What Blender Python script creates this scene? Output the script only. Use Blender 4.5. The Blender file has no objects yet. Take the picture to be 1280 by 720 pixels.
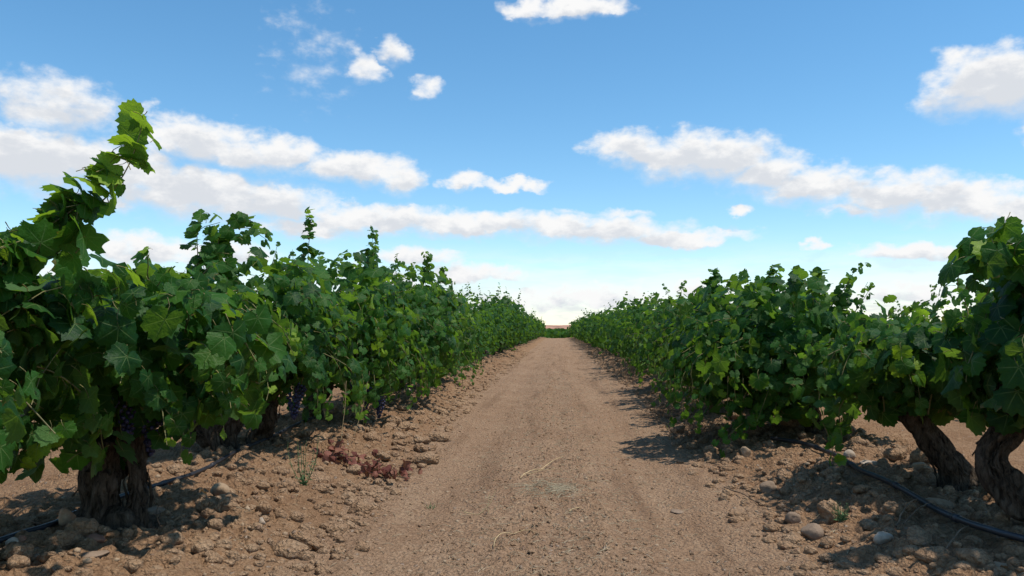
import bpy, math, random
import numpy as np
from mathutils import Vector, Matrix

rad = math.radians
sc = bpy.context.scene
C = sc.collection

# ------------------------------------------------------------------ camera
CAM_Z = 0.85
cam_d = bpy.data.cameras.new('camera')
cam = bpy.data.objects.new('camera', cam_d)
C.objects.link(cam)
cam.location = (0, 0, CAM_Z)
cam.rotation_euler = (rad(90 + 2.98), 0, rad(3.26))
cam_d.sensor_width = 36
cam_d.lens = 28.1
cam_d.clip_start = 0.05
cam_d.clip_end = 20000
sc.camera = cam

# ------------------------------------------------------------------ light
SUN_EL, SUN_AZ = 68.0, 100.0          # azimuth measured from +Y (down the track) towards +X
sd = Vector((math.sin(rad(SUN_AZ)) * math.cos(rad(SUN_EL)), math.cos(rad(SUN_AZ)) * math.cos(rad(SUN_EL)), math.sin(rad(SUN_EL))))
sun_d = bpy.data.lights.new('sun', 'SUN')
sun = bpy.data.objects.new('sun', sun_d)
C.objects.link(sun)
sun_d.energy = 3.8
sun_d.angle = rad(1.2)
sun_d.color = (1.0, 0.95, 0.87)
sun.rotation_euler = (-sd).to_track_quat('-Z', 'Y').to_euler()

sc.view_settings.view_transform = 'Standard'
sc.view_settings.look = 'None'
sc.view_settings.exposure = 0.28
sc.view_settings.gamma = 1.0
sc.view_settings.use_curve_mapping = False
sc.cycles.max_bounces = 7
sc.cycles.diffuse_bounces = 3
sc.cycles.transmission_bounces = 4
sc.cycles.glossy_bounces = 2
sc.cycles.sample_clamp_indirect = 4.0

# ------------------------------------------------------------------ world: clear sky with broken cumulus
world = bpy.data.worlds.new('World')
sc.world = world
world.use_nodes = True
wt = world.node_tree
wt.nodes.clear()


class NT:
    """small helper to write node graphs"""
    def __init__(self, tree):
        self.t = tree

    def n(self, kind, **kw):
        nd = self.t.nodes.new(kind)
        for k, v in kw.items():
            setattr(nd, k, v)
        return nd

    def put(self, sock, v):
        if hasattr(v, 'is_linked') or isinstance(v, bpy.types.NodeSocket):
            self.t.links.new(v, sock)
        else:
            sock.default_value = v

    def math(self, op, a, b=None, c=None, clamp=False):
        nd = self.n('ShaderNodeMath', operation=op, use_clamp=clamp)
        for i, v in enumerate((a, b, c)):
            if v is not None:
                self.put(nd.inputs[i], v)
        return nd.outputs[0]

    def vec(self, op, a, b=None, c=None, out=0):
        nd = self.n('ShaderNodeVectorMath', operation=op)
        for i, v in enumerate((a, b, c)):
            if v is not None:
                self.put(nd.inputs[i], v)
        return nd.outputs[out]

    def smooth(self, v, lo, hi, a=0.0, b=1.0):
        nd = self.n('ShaderNodeMapRange', interpolation_type='SMOOTHSTEP')
        self.put(nd.inputs[0], v)
        for i, x in enumerate((lo, hi, a, b)):
            self.put(nd.inputs[i + 1], x)
        return nd.outputs[0]

    def noise(self, v, scale, detail=4, rough=0.55, out=0, dist=0.0):
        nd = self.n('ShaderNodeTexNoise')
        if v is not None:
            self.put(nd.inputs['Vector'], v)
        nd.inputs['Scale'].default_value = scale
        nd.inputs['Detail'].default_value = detail
        nd.inputs['Roughness'].default_value = rough
        nd.inputs['Distortion'].default_value = dist
        return nd.outputs[out]

    def mix(self, f, a, b, blend='MIX'):
        nd = self.n('ShaderNodeMix', data_type='RGBA', blend_type=blend)
        self.put(nd.inputs[0], f)
        self.put(nd.inputs[6], a)
        self.put(nd.inputs[7], b)
        return nd.outputs[2]

    def xyz(self, v):
        nd = self.n('ShaderNodeSeparateXYZ')
        self.put(nd.inputs[0], v)
        return nd.outputs

    def comb(self, x, y, z):
        nd = self.n('ShaderNodeCombineXYZ')
        for i, v in enumerate((x, y, z)):
            self.put(nd.inputs[i], v)
        return nd.outputs[0]


w = NT(wt)
tc = w.n('ShaderNodeTexCoord').outputs['Generated']
dx, dy_, dz = w.xyz(tc)
az = w.math('ARCTAN2', dx, dy_)
el = w.math('ARCSINE', dz)
pd = w.comb(az, el, 0.0)

# cloud banks: (tan azimuth, tan elevation, half width, half height, weight) in thousandths
CLOUDS = [
    (-655, 292, 95, 40, .9), (-545, 292, 22, 9, .45), (-690, 225, 140, 50, 1.3), (-600, 215, 75, 42, 1.1),
    (-465, 248, 85, 30, 1.1), (-375, 226, 85, 27, 1.1), (-275, 205, 80, 24, 1.1), (-205, 197, 45, 22, 1.),
    (-470, 182, 135, 40, 1.2), (-390, 162, 110, 30, 1.1), (-530, 205, 75, 42, 1.), (-620, 170, 90, 20, .8),
    (-230, 142, 120, 22, 1.1), (-110, 133, 130, 20, 1.1), (40, 125, 130, 20, 1.1), (150, 115, 95, 13, 1.),
    (-320, 132, 90, 20, 1.), (60, 146, 70, 6, .5),
    (-530, 103, 90, 26, 1.), (-440, 95, 80, 22, .9), (-600, 60, 90, 26, .8),
    (-180, 90, 60, 16, .9), (-110, 68, 85, 16, .9), (-220, 60, 80, 20, .8),
    (-112, 190, 30, 12, 1.), (-58, 186, 46, 9, 1.),
    (95, 226, 62, 26, 1.1), (180, 216, 95, 33, 1.2), (250, 196, 65, 30, 1.1), (315, 176, 85, 27, 1.1),
    (405, 166, 110, 28, 1.1), (495, 156, 90, 26, 1.1), (365, 147, 55, 11, .9), (590, 150, 80, 26, 1.),
    (550, 302, 110, 48, 1.4), (610, 250, 60, 34, 1.2), (660, 300, 100, 60, 1.2), (500, 280, 50, 22, .8),
    (425, 96, 68, 16, 1.), (318, 101, 17, 8, .9), (222, 147, 24, 9, 1.), (570, 110, 60, 22, .8),
    (40, 40, 130, 17, .9), (165, 52, 34, 14, 1.), (-60, 30, 130, 20, .8), (260, 40, 110, 16, .75), (430, 40, 130, 16, .8),
    (15, 408, 80, 15, 1.1), (-245, 333, 27, 19, .72), (-207, 356, 23, 20, .72), (-174, 312, 22, 12, .60),
    (-315, 350, 46, 46, .16),
]
ells = []
for (u, v, hw, hh, wgt) in CLOUDS:
    u, v, hw, hh = u / 1000, v / 1000, hw / 1000, hh / 1000
    a = math.atan(u)
    e = math.atan(v * math.cos(a))
    ells.append((a, e, hw * math.cos(a) ** 2 * 1.12, hh * math.cos(a) * 1.12, wgt))
wn = w.noise(w.vec('MULTIPLY', pd, (1.0, 1.6, 1.0)), 11.0, 5, .6, out=1)
wofs = w.vec('MULTIPLY', w.vec('SUBTRACT', wn, (.5, .5, .5)), (.10, .044, 0))
wn2 = w.noise(w.vec('MULTIPLY', pd, (1.0, 1.3, 1.0)), 40.0, 4, .5, out=1)
wofs = w.vec('ADD', wofs, w.vec('MULTIPLY', w.vec('SUBTRACT', wn2, (.5, .5, .5)), (.026, .020, 0)))
pw = w.vec('ADD', pd, wofs)


def cloud_field(p, lift):
    """nearness to the cloud banks here, and a little higher up; three banks to a vector"""
    px_, py_, _ = w.xyz(p)
    a3, e3 = w.comb(px_, px_, px_), w.comb(py_, py_, py_)
    f = fl = None
    E = ells + [(9, 9, .1, .1, .1)] * (-len(ells) % 3)
    for k in range(0, len(E), 3):
        t = E[k:k + 3]
        iw = tuple(1 / q[2] for q in t); ih = tuple(1 / q[3] for q in t)
        X = w.vec('MULTIPLY_ADD', a3, iw, tuple(-q[0] / q[2] for q in t))
        Y = w.vec('MULTIPLY_ADD', e3, ih, tuple(-q[1] / q[3] for q in t))
        X2 = w.vec('MULTIPLY', X, X)
        wg = tuple(q[4] for q in t); nw = tuple(-q[4] for q in t)
        g = w.vec('MULTIPLY_ADD', w.vec('MULTIPLY_ADD', Y, Y, X2), nw, wg)
        f = g if f is None else w.vec('MAXIMUM', f, g)
        Yl = w.vec('ADD', Y, tuple(lift * q for q in ih))
        g = w.vec('MULTIPLY_ADD', w.vec('MULTIPLY_ADD', Yl, Yl, X2), nw, wg)
        fl = g if fl is None else w.vec('MAXIMUM', fl, g)

    def top(v):
        a, b, c = w.xyz(v)
        return w.math('MAXIMUM', a, w.math('MAXIMUM', b, c))
    return top(f), top(fl)


def background(col, strength):
    b = w.n('ShaderNodeBackground')
    w.put(b.inputs[0], col)
    b.inputs[1].default_value = strength
    return b.outputs[0]


def mix_shader(f, a, b):
    m = w.n('ShaderNodeMixShader')
    w.put(m.inputs[0], f)
    wt.links.new(a, m.inputs[1]); wt.links.new(b, m.inputs[2])
    return m.outputs[0]


sky = w.n('ShaderNodeTexSky', sky_type='NISHITA', sun_disc=False)
sky.sun_elevation = rad(SUN_EL)
sky.sun_rotation = rad(SUN_AZ)
sky.altitude = 500
sky.air_density = 1.0
sky.dust_density = 0.0
sky.ozone_density = 2.6
hs = w.n('ShaderNodeHueSaturation')
hs.inputs['Saturation'].default_value = 1.20
hs.inputs['Hue'].default_value = .490
w.put(hs.inputs['Color'], sky.outputs[0])
SKY_ST, CLOUD_ST = 0.142, 0.79
clear = background(hs.outputs[0], SKY_ST)
WHITE, GREY = (1.0, 1.0, 1.0, 1), (.74, .775, .83, 1)

# cumulus over the part of the sky down the track
f0, f1 = cloud_field(pw, .015)
det = w.noise(w.vec('MULTIPLY', pd, (1, 1.5, 1)), 34.0, 6, .56)
low = w.smooth(w.math('SUBTRACT', f1, f0), -.1, .5, 1.05, 2.0)      # tops are crisp, undersides ragged and soft
dens = w.smooth(w.math('ADD', f0, w.math('MULTIPLY_ADD', det, 1.7, -.74)), .0, low)
veil = w.smooth(el, .02, .12, .80, 0.0)        # distant cloud close to the horizon
veil = w.math('MULTIPLY', veil, w.smooth(w.noise(w.vec('MULTIPLY', pd, (1, 6, 1)), 9.0, 4, .6), .34, .62))
dens = w.math('MAXIMUM', dens, veil)
shn = w.noise(w.vec('MULTIPLY', pd, (1, 1.7, 1)), 26.0, 6, .62)
shade = w.smooth(w.math('ADD', f1, w.math('MULTIPLY_ADD', shn, 3.0, -1.5)), .05, 1.15)
ahead = mix_shader(dens, clear, background(w.mix(shade, WHITE, GREY), CLOUD_ST))
# the same kind of broken cumulus over the rest of the sky
zc = w.math('ADD', w.math('MAXIMUM', dz, 0.0), 0.10)
plane = w.comb(w.math('DIVIDE', dx, zc), w.math('DIVIDE', dy_, zc), 0)
gen = w.noise(plane, 1.15, 5, .55)
densg = w.smooth(gen, .56, .66)
around = mix_shader(densg, clear, background(w.mix(w.smooth(gen, .60, .76), WHITE, GREY), CLOUD_ST))
win = w.math('MAXIMUM', w.smooth(w.math('ABSOLUTE', w.math('ADD', az, .05)), .62, .80), w.smooth(el, .42, .55))
wo = w.n('ShaderNodeOutputWorld')
wt.links.new(mix_shader(win, ahead, around), wo.inputs[0])
world.cycles.sampling_method = 'MANUAL'
world.cycles.sample_map_resolution = 512

# ------------------------------------------------------------------ numeric helpers
def _hash(ix, iy, seed):
    h = (ix.astype(np.int64) * 374761393 + iy.astype(np.int64) * 668265263 + seed * 974634777) & 0xFFFFFFFF
    h = ((h ^ (h >> 13)) * 1274126177) & 0xFFFFFFFF
    h = ((h ^ (h >> 16)) * 2246822519) & 0xFFFFFFFF
    return ((h ^ (h >> 15)) & 0xFFFFFF) / float(0xFFFFFF)


def vnoise(x, y, seed=0):
    x = np.asarray(x, float); y = np.asarray(y, float)
    ix, iy = np.floor(x), np.floor(y)
    fx, fy = x - ix, y - iy
    fx = fx * fx * (3 - 2 * fx); fy = fy * fy * (3 - 2 * fy)
    a, b = _hash(ix, iy, seed), _hash(ix + 1, iy, seed)
    c, d = _hash(ix, iy + 1, seed), _hash(ix + 1, iy + 1, seed)
    return (a + (b - a) * fx) * (1 - fy) + (c + (d - c) * fx) * fy


def fbm(x, y, octv=4, seed=0, gain=.5):
    s, a, t = 0, 1.0, 0
    for i in range(octv):
        s = s + a * vnoise(x * 2 ** i, y * 2 ** i, seed + i * 17)
        t += a; a *= gain
    return s / t - .5


def lumps(x, y, cell, seed, fill=.75):
    """rounded lumps (clods) scattered one to a cell; returns height in cells"""
    x = np.asarray(x, float) / cell; y = np.asarray(y, float) / cell
    ix, iy = np.floor(x), np.floor(y)
    out = np.zeros_like(x)
    for ox in (-1, 0, 1):
        for oy in (-1, 0, 1):
            cx, cy = ix + ox, iy + oy
            px = cx + _hash(cx, cy, seed); py = cy + _hash(cx, cy, seed + 1)
            r = .25 + .5 * _hash(cx, cy, seed + 2)
            on = (_hash(cx, cy, seed + 3) < fill)
            d2 = ((x - px) ** 2 + (y - py) ** 2) / (r * r)
            out = np.maximum(out, np.where(on & (d2 < 1), r * np.sqrt(np.maximum(0, 1 - d2)), 0))
    return out


def sstep(a, b, x):
    t = np.clip((x - a) / (b - a), 0, 1)
    return t * t * (3 - 2 * t)


def edge_x(y):
    """half width of the smooth track at distance y"""
    return .94 + .19 * sstep(3.0, 11.0, y)


def H(x, y):
    """height of the soil"""
    x = np.asarray(x, float); y = np.asarray(y, float)
    ax = np.abs(x)
    near = 1 - sstep(25, 60, np.abs(y))
    wob = .22 * fbm(y * .9 + 5 * np.sign(x), x * .4, 3, 5)
    e = edge_x(y) + wob
    bank = sstep(e - .10, e + .34, ax) * (1 - sstep(2.5, 3.1, ax))
    mound = sstep(e, 1.75, ax) * (1 - sstep(2.0, 2.9, ax))
    h = .075 * mound * (.8 + .8 * fbm(x * 1.5, y * 1.1, 3, 9))
    h = h + .03 * bank
    # lumpy tilled soil on the banks
    wx = x + .035 * fbm(x * 17, y * 17, 3, 21); wy = y + .035 * fbm(x * 17, y * 17, 3, 23)
    big = lumps(wx, wy, .16, 31, .5) * .16
    mid = lumps(wx, wy, .08, 41, .7) * .08
    sml = lumps(wx, wy, .042, 51, .75) * .042
    h = h + near * bank * (.24 * big + .42 * mid + .60 * sml + .045 * fbm(x * 10, y * 10, 4, 25, .6) + .45 * lumps(wx, wy, .024, 57, .75) * .024 + .012 * fbm(x * 45, y * 45, 2, 27))
    # the alley behind the rows: raked soil
    alley = sstep(2.6, 3.2, ax)
    h = h + near * alley * (.016 * fbm(x * 9, y * 9, 3, 61) + .25 * sml)
    # track: nearly flat, shallow wheel tracks, broken crumbs in two strips
    tr = 1 - bank
    h = h + tr * near * (.012 * fbm(x * 3, y * 1.2, 3, 71) + .016 * fbm(x * 20, y * 20, 4, 75, .6) + .25 * lumps(wx, wy, .03, 58, .35) * .03)
    h = h - tr * near * .026 * (np.exp(-((ax - .55) / .2) ** 2))
    strip = np.exp(-((x + .12 + .05 * np.sin(y * .8)) / .085) ** 2) + np.exp(-((x - .17 - .04 * np.sin(y * .6 + 1)) / .075) ** 2)
    strip = strip * (.35 + .9 * np.clip(fbm(x * 2, y * 1.6, 3, 81) + .5, 0, 1)) + .12
    h = h + (1 - sstep(e - .3, e, ax)) * near * strip * (.62 * sml + .45 * lumps(x, y, .022, 55, .6) * .022 * 2)
    h = h + .25 * fbm(x * .02, y * .02, 2, 91) * sstep(60, 300, np.hypot(x, y))
    return h


def hz(x, y):
    """height of the soil sheet at a point (looked up on its grid)"""
    i = min(max(int(np.searchsorted(xs, x)) - 1, 0), len(xs) - 2); j = min(max(int(np.searchsorted(ys, y)) - 1, 0), len(ys) - 2)
    u = (x - xs[i]) / (xs[i + 1] - xs[i]); v = (y - ys[j]) / (ys[j + 1] - ys[j])
    return float((gz[j, i] * (1 - u) + gz[j, i + 1] * u) * (1 - v) + (gz[j + 1, i] * (1 - u) + gz[j + 1, i + 1] * u) * v)


def raw_mesh(name, V, F, mats=(), smooth=True, mat_idx=None):
    """mesh from numpy arrays; F is (n,3) or (n,4)"""
    V = np.asarray(V, np.float32); F = np.asarray(F, np.int32)
    me = bpy.data.meshes.new(name)
    me.vertices.add(len(V)); me.vertices.foreach_set('co', V.ravel())
    k = F.shape[1]
    me.loops.add(F.size); me.loops.foreach_set('vertex_index', F.ravel())
    me.polygons.add(len(F))
    me.polygons.foreach_set('loop_start', np.arange(0, F.size, k, dtype=np.int32))
    if smooth:
        me.polygons.foreach_set('use_smooth', np.ones(len(F), bool))
    for m in mats:
        me.materials.append(m)
    if mat_idx is not None:
        me.polygons.foreach_set('material_index', np.asarray(mat_idx, np.int32))
    me.update(calc_edges=True)
    me.validate()
    return me


class MB:
    """collects tubes and lumps of triangles into one mesh"""
    def __init__(self):
        self.V, self.F, self.M, self.n = [], [], [], 0

    def add(self, V, F, m=0):
        V = np.asarray(V, float); F = np.asarray(F, int)
        if F.shape[1] == 4:
            F = np.concatenate([F[:, [0, 1, 2]], F[:, [0, 2, 3]]])
        self.V.append(V); self.F.append(F + self.n); self.M.append(np.full(len(F), m)); self.n += len(V)

    def tube(self, P, R, sides=8, m=0, cap=True, bump=None):
        V, F = tube_arrays(P, R, sides, bump)
        self.add(V, F, m)
        if cap:
            n0 = len(P)
            for ring, flip in ((0, 1), (n0 - 1, 0)):
                idx = np.arange(ring * sides, ring * sides + sides)
                c = V[idx].mean(0)
                VV = np.vstack([V[idx], c])
                FF = [(i, (i + 1) % sides, sides) for i in range(sides)]
                if flip: FF = [f[::-1] for f in FF]
                self.add(VV, FF, m)

    def mesh(self, name, mats, smooth=True):
        return raw_mesh(name, np.vstack(self.V), np.vstack(self.F), mats, smooth, np.concatenate(self.M))


def tube_arrays(P, R, sides, bump=None):
    P = np.asarray(P, float); n = len(P)
    R = np.broadcast_to(np.asarray(R, float), (n,))
    T = np.gradient(P, axis=0)
    T /= np.linalg.norm(T, axis=1)[:, None] + 1e-9
    ref = np.array([0.0, 0, 1]) if abs(T[0][2]) < .9 else np.array([1.0, 0, 0])
    u = np.cross(T[0], ref); u /= np.linalg.norm(u)
    V = np.zeros((n, sides, 3))
    th = np.linspace(0, 2 * math.pi, sides, endpoint=False)
    for i in range(n):
        u = u - T[i] * np.dot(u, T[i]); u /= np.linalg.norm(u) + 1e-9
        v = np.cross(T[i], u)
        r = R[i] * np.ones(sides)
        if bump is not None:
            r = r * bump(th, i / max(1, n - 1))
        V[i] = P[i] + r[:, None] * (np.cos(th)[:, None] * u + np.sin(th)[:, None] * v)
    F = []
    a = np.arange(sides); b = (a + 1) % sides
    for i in range(n - 1):
        F.append(np.stack([i * sides + a, i * sides + b, (i + 1) * sides + b, (i + 1) * sides + a], 1))
    return V.reshape(-1, 3), np.concatenate(F)


def spline(pts, step=.03):
    """Catmull-Rom through the points, resampled"""
    P = [np.array(p, float) for p in pts]
    P = [2 * P[0] - P[1]] + P + [2 * P[-1] - P[-2]]
    out = []
    for i in range(1, len(P) - 2):
        L = np.linalg.norm(P[i + 1] - P[i]); k = max(2, int(L / step))
        for j in range(k):
            t = j / k
            out.append(.5 * ((2 * P[i]) + (-P[i - 1] + P[i + 1]) * t + (2 * P[i - 1] - 5 * P[i] + 4 * P[i + 1] - P[i + 2]) * t * t
                             + (-P[i - 1] + 3 * P[i] - 3 * P[i + 1] + P[i + 2]) * t ** 3))
    out.append(P[-2])
    return np.array(out)


def link(name, me, parent=None, loc=None, kind=None):
    o = bpy.data.objects.new(name, me)
    C.objects.link(o)
    if parent is not None: o.parent = parent
    if loc is not None: o.location = loc
    if kind: o['kind'] = kind
    return o


def tag(o, label, cat, group=None):
    o['label'] = label; o['category'] = cat
    if group: o['group'] = group
    return o


# ------------------------------------------------------------------ materials
def new_mat(name):
    m = bpy.data.materials.new(name); m.use_nodes = True
    t = m.node_tree; t.nodes.clear()
    return m, NT(t)


def finish(m, g, shader):
    o = g.n('ShaderNodeOutputMaterial')
    g.t.links.new(shader, o.inputs[0])
    return m


def principled(g, col, rough=.8, spec=.3, normal=None, **kw):
    p = g.n('ShaderNodeBsdfPrincipled')
    g.put(p.inputs['Base Color'], col)
    g.put(p.inputs['Roughness'], rough)
    g.put(p.inputs['Specular IOR Level'], spec)
    if normal is not None: g.put(p.inputs['Normal'], normal)
    for k, v in kw.items(): g.put(p.inputs[k], v)
    return p.outputs[0]


def bump(g, h, strength=.5, dist=.01, normal=None):
    b = g.n('ShaderNodeBump')
    b.inputs['Strength'].default_value = strength
    b.inputs['Distance'].default_value = dist
    g.put(b.inputs['Height'], h)
    if normal is not None: g.put(b.inputs['Normal'], normal)
    return b.outputs[0]


def soil_material(name, a, b, pale, fleck=1.0, stripes=0.0):
    m, g = new_mat(name)
    geo = g.n('ShaderNodeNewGeometry')
    p = geo.outputs['Position']
    n1 = g.noise(p, 1.3, 5, .6)
    n2 = g.noise(p, 14, 6, .65)
    n3 = g.noise(p, 95, 4, .65)
    col = g.mix(g.smooth(n1, .3, .7), a, b)
    col = g.mix(g.smooth(n2, .45, .75, 0, .75), col, pale)
    col = g.mix(g.smooth(n2, .42, .25, 0, .55), col, (a[0] * .62, a[1] * .58, a[2] * .56, 1))
    col = g.mix(g.smooth(n3, .58, .72, 0, .6 * fleck), col, (pale[0] * 1.2, pale[1] * 1.22, pale[2] * 1.25, 1))
    col = g.mix(g.smooth(n3, .42, .30, 0, .7 * fleck), col, (a[0] * .5, a[1] * .46, a[2] * .44, 1))
    if stripes:                                  # lengthwise bands of packed and loose soil
        st = g.noise(g.vec('MULTIPLY', p, (5.5, .35, 1)), 1.0, 5, .6)
        col = g.mix(g.smooth(st, .50, .68, 0, stripes), col, (a[0] * .66, a[1] * .64, a[2] * .62, 1))
        col = g.mix(g.smooth(st, .46, .32, 0, stripes * .6), col, pale)
    # little stones
    v = g.n('ShaderNodeTexVoronoi', feature='F1')
    g.put(v.inputs['Vector'], g.vec('MULTIPLY', p, (1, .8, 1)))
    v.inputs['Scale'].default_value = 38
    vx = g.xyz(v.outputs['Color'])
    peb = g.math('MULTIPLY', g.smooth(v.outputs['Distance'], .36, .26), g.smooth(vx[0], .86, .88))
    col = g.mix(g.math('MULTIPLY', peb, .8), col, g.mix(vx[1], (.42, .33, .25, 1), (.24, .13, .08, 1)))
    hgt = g.math('ADD', g.math('MULTIPLY', g.noise(p, 55, 6, .7), 1.0), g.math('MULTIPLY', n3, .5))
    hgt = g.math('ADD', hgt, g.math('MULTIPLY', peb, .5))
    cr = g.n('ShaderNodeTexVoronoi', feature='F1')
    g.put(cr.inputs['Vector'], g.vec('ADD', p, g.vec('MULTIPLY', g.noise(p, 30, 3, .6, out=1), (.03, .03, .03))))
    cr.inputs['Scale'].default_value = 62
    hgt = g.math('SUBTRACT', hgt, g.math('MULTIPLY', cr.outputs['Distance'], .9))
    col = g.mix(g.smooth(cr.outputs['Distance'], .42, .75, 0, .40), col, (a[0] * .5, a[1] * .46, a[2] * .44, 1))  # shade in the crevices between crumbs, painted into the soil colour
    nrm = bump(g, hgt, 1.0, .018)
    return finish(m, g, principled(g, col, .95, .12, nrm))


M = {}
M['soil'] = soil_material('tilled_soil', (.262, .149, .080, 1), (.322, .194, .109, 1), (.40, .262, .155, 1))
M['track'] = soil_material('packed_soil', (.302, .184, .109, 1), (.36, .23, .14, 1), (.425, .288, .182, 1), 1.0, .6)


def leaf_material(name, dark, mid, young, under, veinc, trans=.44, gloss=.48):
    m, g = new_mat(name)
    at = g.n('ShaderNodeAttribute', attribute_name='tint')
    t = at.outputs['Fac']
    lp = g.n('ShaderNodeAttribute', attribute_name='lp').outputs['Vector']
    x, y, z = g.xyz(lp)
    col = g.mix(g.smooth(t, .0, .55), dark, mid)
    col = g.mix(g.smooth(t, .55, 1.0), col, young)
    oi = g.n('ShaderNodeObjectInfo').outputs['Random']
    blot = g.noise(g.vec('ADD', lp, g.comb(g.math('MULTIPLY', t, 37.0), g.math('MULTIPLY', oi, 19.0), 0)), 3.0, 4, .6)
    col = g.mix(g.smooth(blot, .35, .75, 0, .45), col, mid)
    # some leaves brown at the rim or spotted
    rnd = g.math('FRACT', g.math('MULTIPLY_ADD', t, 91.7, g.math('MULTIPLY', oi, 13.0)))
    rr_ = g.math('SQRT', g.math('ADD', g.math('MULTIPLY', x, x), g.math('MULTIPLY', y, y)))
    rim = g.math('MULTIPLY', g.smooth(g.math('ADD', rr_, g.math('MULTIPLY_ADD', blot, .9, -.45)), .78, .95), g.smooth(rnd, .80, .84))
    col = g.mix(g.math('MULTIPLY', rim, .75), col, (.17, .10, .035, 1))
    # veins: five ribs fanning from the stalk
    r = g.math('SQRT', g.math('ADD', g.math('MULTIPLY', x, x), g.math('MULTIPLY', y, y)))
    th = g.math('ABSOLUTE', g.math('ARCTAN2', x, y))
    d = None
    for a in (0.0, .92, 1.92):
        s = g.math('ABSOLUTE', g.math('SINE', g.math('SUBTRACT', th, a)))
        d = s if d is None else g.math('MINIMUM', d, s)
    vein = g.math('MULTIPLY', g.smooth(g.math('MULTIPLY', d, r), .030, .008), g.smooth(r, .01, .05))
    vein = g.math('MULTIPLY', vein, g.smooth(r, .95, .3))
    col = g.mix(g.math('MULTIPLY', vein, .5), col, veinc)
    back = g.n('ShaderNodeNewGeometry').outputs['Backfacing']
    col2 = g.mix(g.math('MULTIPLY', back, .65), col, under)
    nrm = bump(g, g.math('SUBTRACT', g.noise(g.vec('ADD', lp, g.comb(t, 0, 0)), 5.0, 3, .6), g.math('MULTIPLY', vein, .35)), .35, .012)
    rgh = g.math('MULTIPLY_ADD', back, .3, gloss)
    p = principled(g, col2, rgh, .16, nrm)
    tr = g.n('ShaderNodeBsdfTranslucent')
    g.put(tr.inputs[0], g.mix(.5, g.mix(1.0, col, (1.9, 2.0, .75, 1), 'MULTIPLY'), young))
    g.put(tr.inputs[1], nrm)
    mx = g.n('ShaderNodeMixShader'); mx.inputs[0].default_value = trans
    g.t.links.new(p, mx.inputs[1]); g.t.links.new(tr.outputs[0], mx.inputs[2])
    return finish(m, g, mx.outputs[0])


M['leaf'] = leaf_material('vine_leaf', (.007, .044, .012, 1), (.034, .115, .014, 1), (.23, .35, .026, 1), (.10, .19, .065, 1), (.20, .28, .10, 1))  # young tone also holds the yellow-green of sunlit leaves
M['red_leaf'] = leaf_material('withered_leaf', (.10, .028, .022, 1), (.19, .068, .048, 1), (.27, .13, .085, 1), (.26, .13, .09, 1), (.30, .16, .10, 1), .2, .7)


def plain(name, col, rough=.7, spec=.3, var=.25, scale=20, bmp=.3, bscale=60, bdist=.005, stretch=(1, 1, 1), coord='Object'):
    m, g = new_mat(name)
    p = g.n('ShaderNodeTexCoord').outputs[coord]
    p = g.vec('MULTIPLY', p, stretch)
    n = g.noise(p, scale, 5, .6)
    lo = tuple(c * (1 - var) for c in col[:3]) + (1,)
    hi = tuple(min(1, c * (1 + var)) for c in col[:3]) + (1,)
    c = g.mix(g.smooth(n, .3, .7), lo, hi)
    nrm = bump(g, g.noise(p, bscale, 5, .65), bmp, bdist)
    return finish(m, g, principled(g, c, rough, spec, nrm))


M['stalk'] = plain('leaf_stalk', (.20, .17, .06), .6, .3, .3, 8, .1)
M['cane'] = plain('green_cane', (.17, .15, .055), .6, .3, .4, 14, .2)
M['weed'] = plain('weed_green', (.08, .14, .055), .7, .2, .35, 12, .1)
M['straw'] = plain('dry_straw', (.42, .31, .17), .8, .2, .35, 9, .2)
M['twig'] = plain('dry_twig', (.17, .115, .075), .9, .1, .4, 20, .4)
M['hose'] = plain('black_hose', (.022, .022, .027), .45, .5, .3, 15, .15, 120, .002)
M['hill'] = plain('red_hill', (.36, .20, .14), .95, .05, .5, .05, .3, .2, 1.0)
M['shrub'] = plain('far_shrub', (.05, .075, .04), .9, .1, .4, .3, .1)


def bark_material():
    m, g = new_mat('vine_bark')
    p = g.n('ShaderNodeTexCoord').outputs['Object']
    q = g.vec('MULTIPLY', p, (1, 1, .28))
    n1 = g.noise(q, 60, 6, .68, dist=.6)
    n2 = g.noise(p, 9, 4, .6)
    col = g.mix(g.smooth(n1, .32, .66), (.028, .019, .013, 1), (.165, .122, .086, 1))
    col = g.mix(g.smooth(n1, .62, .8, 0, .7), col, (.36, .31, .25, 1))
    col = g.mix(g.smooth(n2, .5, .75, 0, .45), col, (.085, .072, .055, 1))
    nrm = bump(g, n1, 1.0, .05)
    return finish(m, g, principled(g, col, .95, .1, nrm))


M['bark'] = bark_material()


def grape_material():
    m, g = new_mat('black_grape')
    p = g.n('ShaderNodeTexCoord').outputs['Object']
    n = g.noise(p, 45, 3, .6)
    col = g.mix(g.smooth(n, .35, .65), (.010, .008, .026, 1), (.045, .046, .105, 1))
    return finish(m, g, principled(g, col, .5, .3))


M['grape'] = grape_material()


def stone_material(name, col, col2):
    m, g = new_mat(name)
    p = g.n('ShaderNodeTexCoord').outputs['Object']
    n = g.noise(p, 16, 6, .65)
    n2 = g.noise(p, 80, 4, .6)
    c = g.mix(g.smooth(n, .35, .68), col, col2)
    c = g.mix(g.smooth(n2, .5, .8, 0, .5), c, (col[0] * .6, col[1] * .55, col[2] * .5, 1))
    nrm = bump(g, g.math('ADD', n, g.math('MULTIPLY', n2, .4)), .5, .012)
    return finish(m, g, principled(g, c, .88, .2, nrm))


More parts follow.
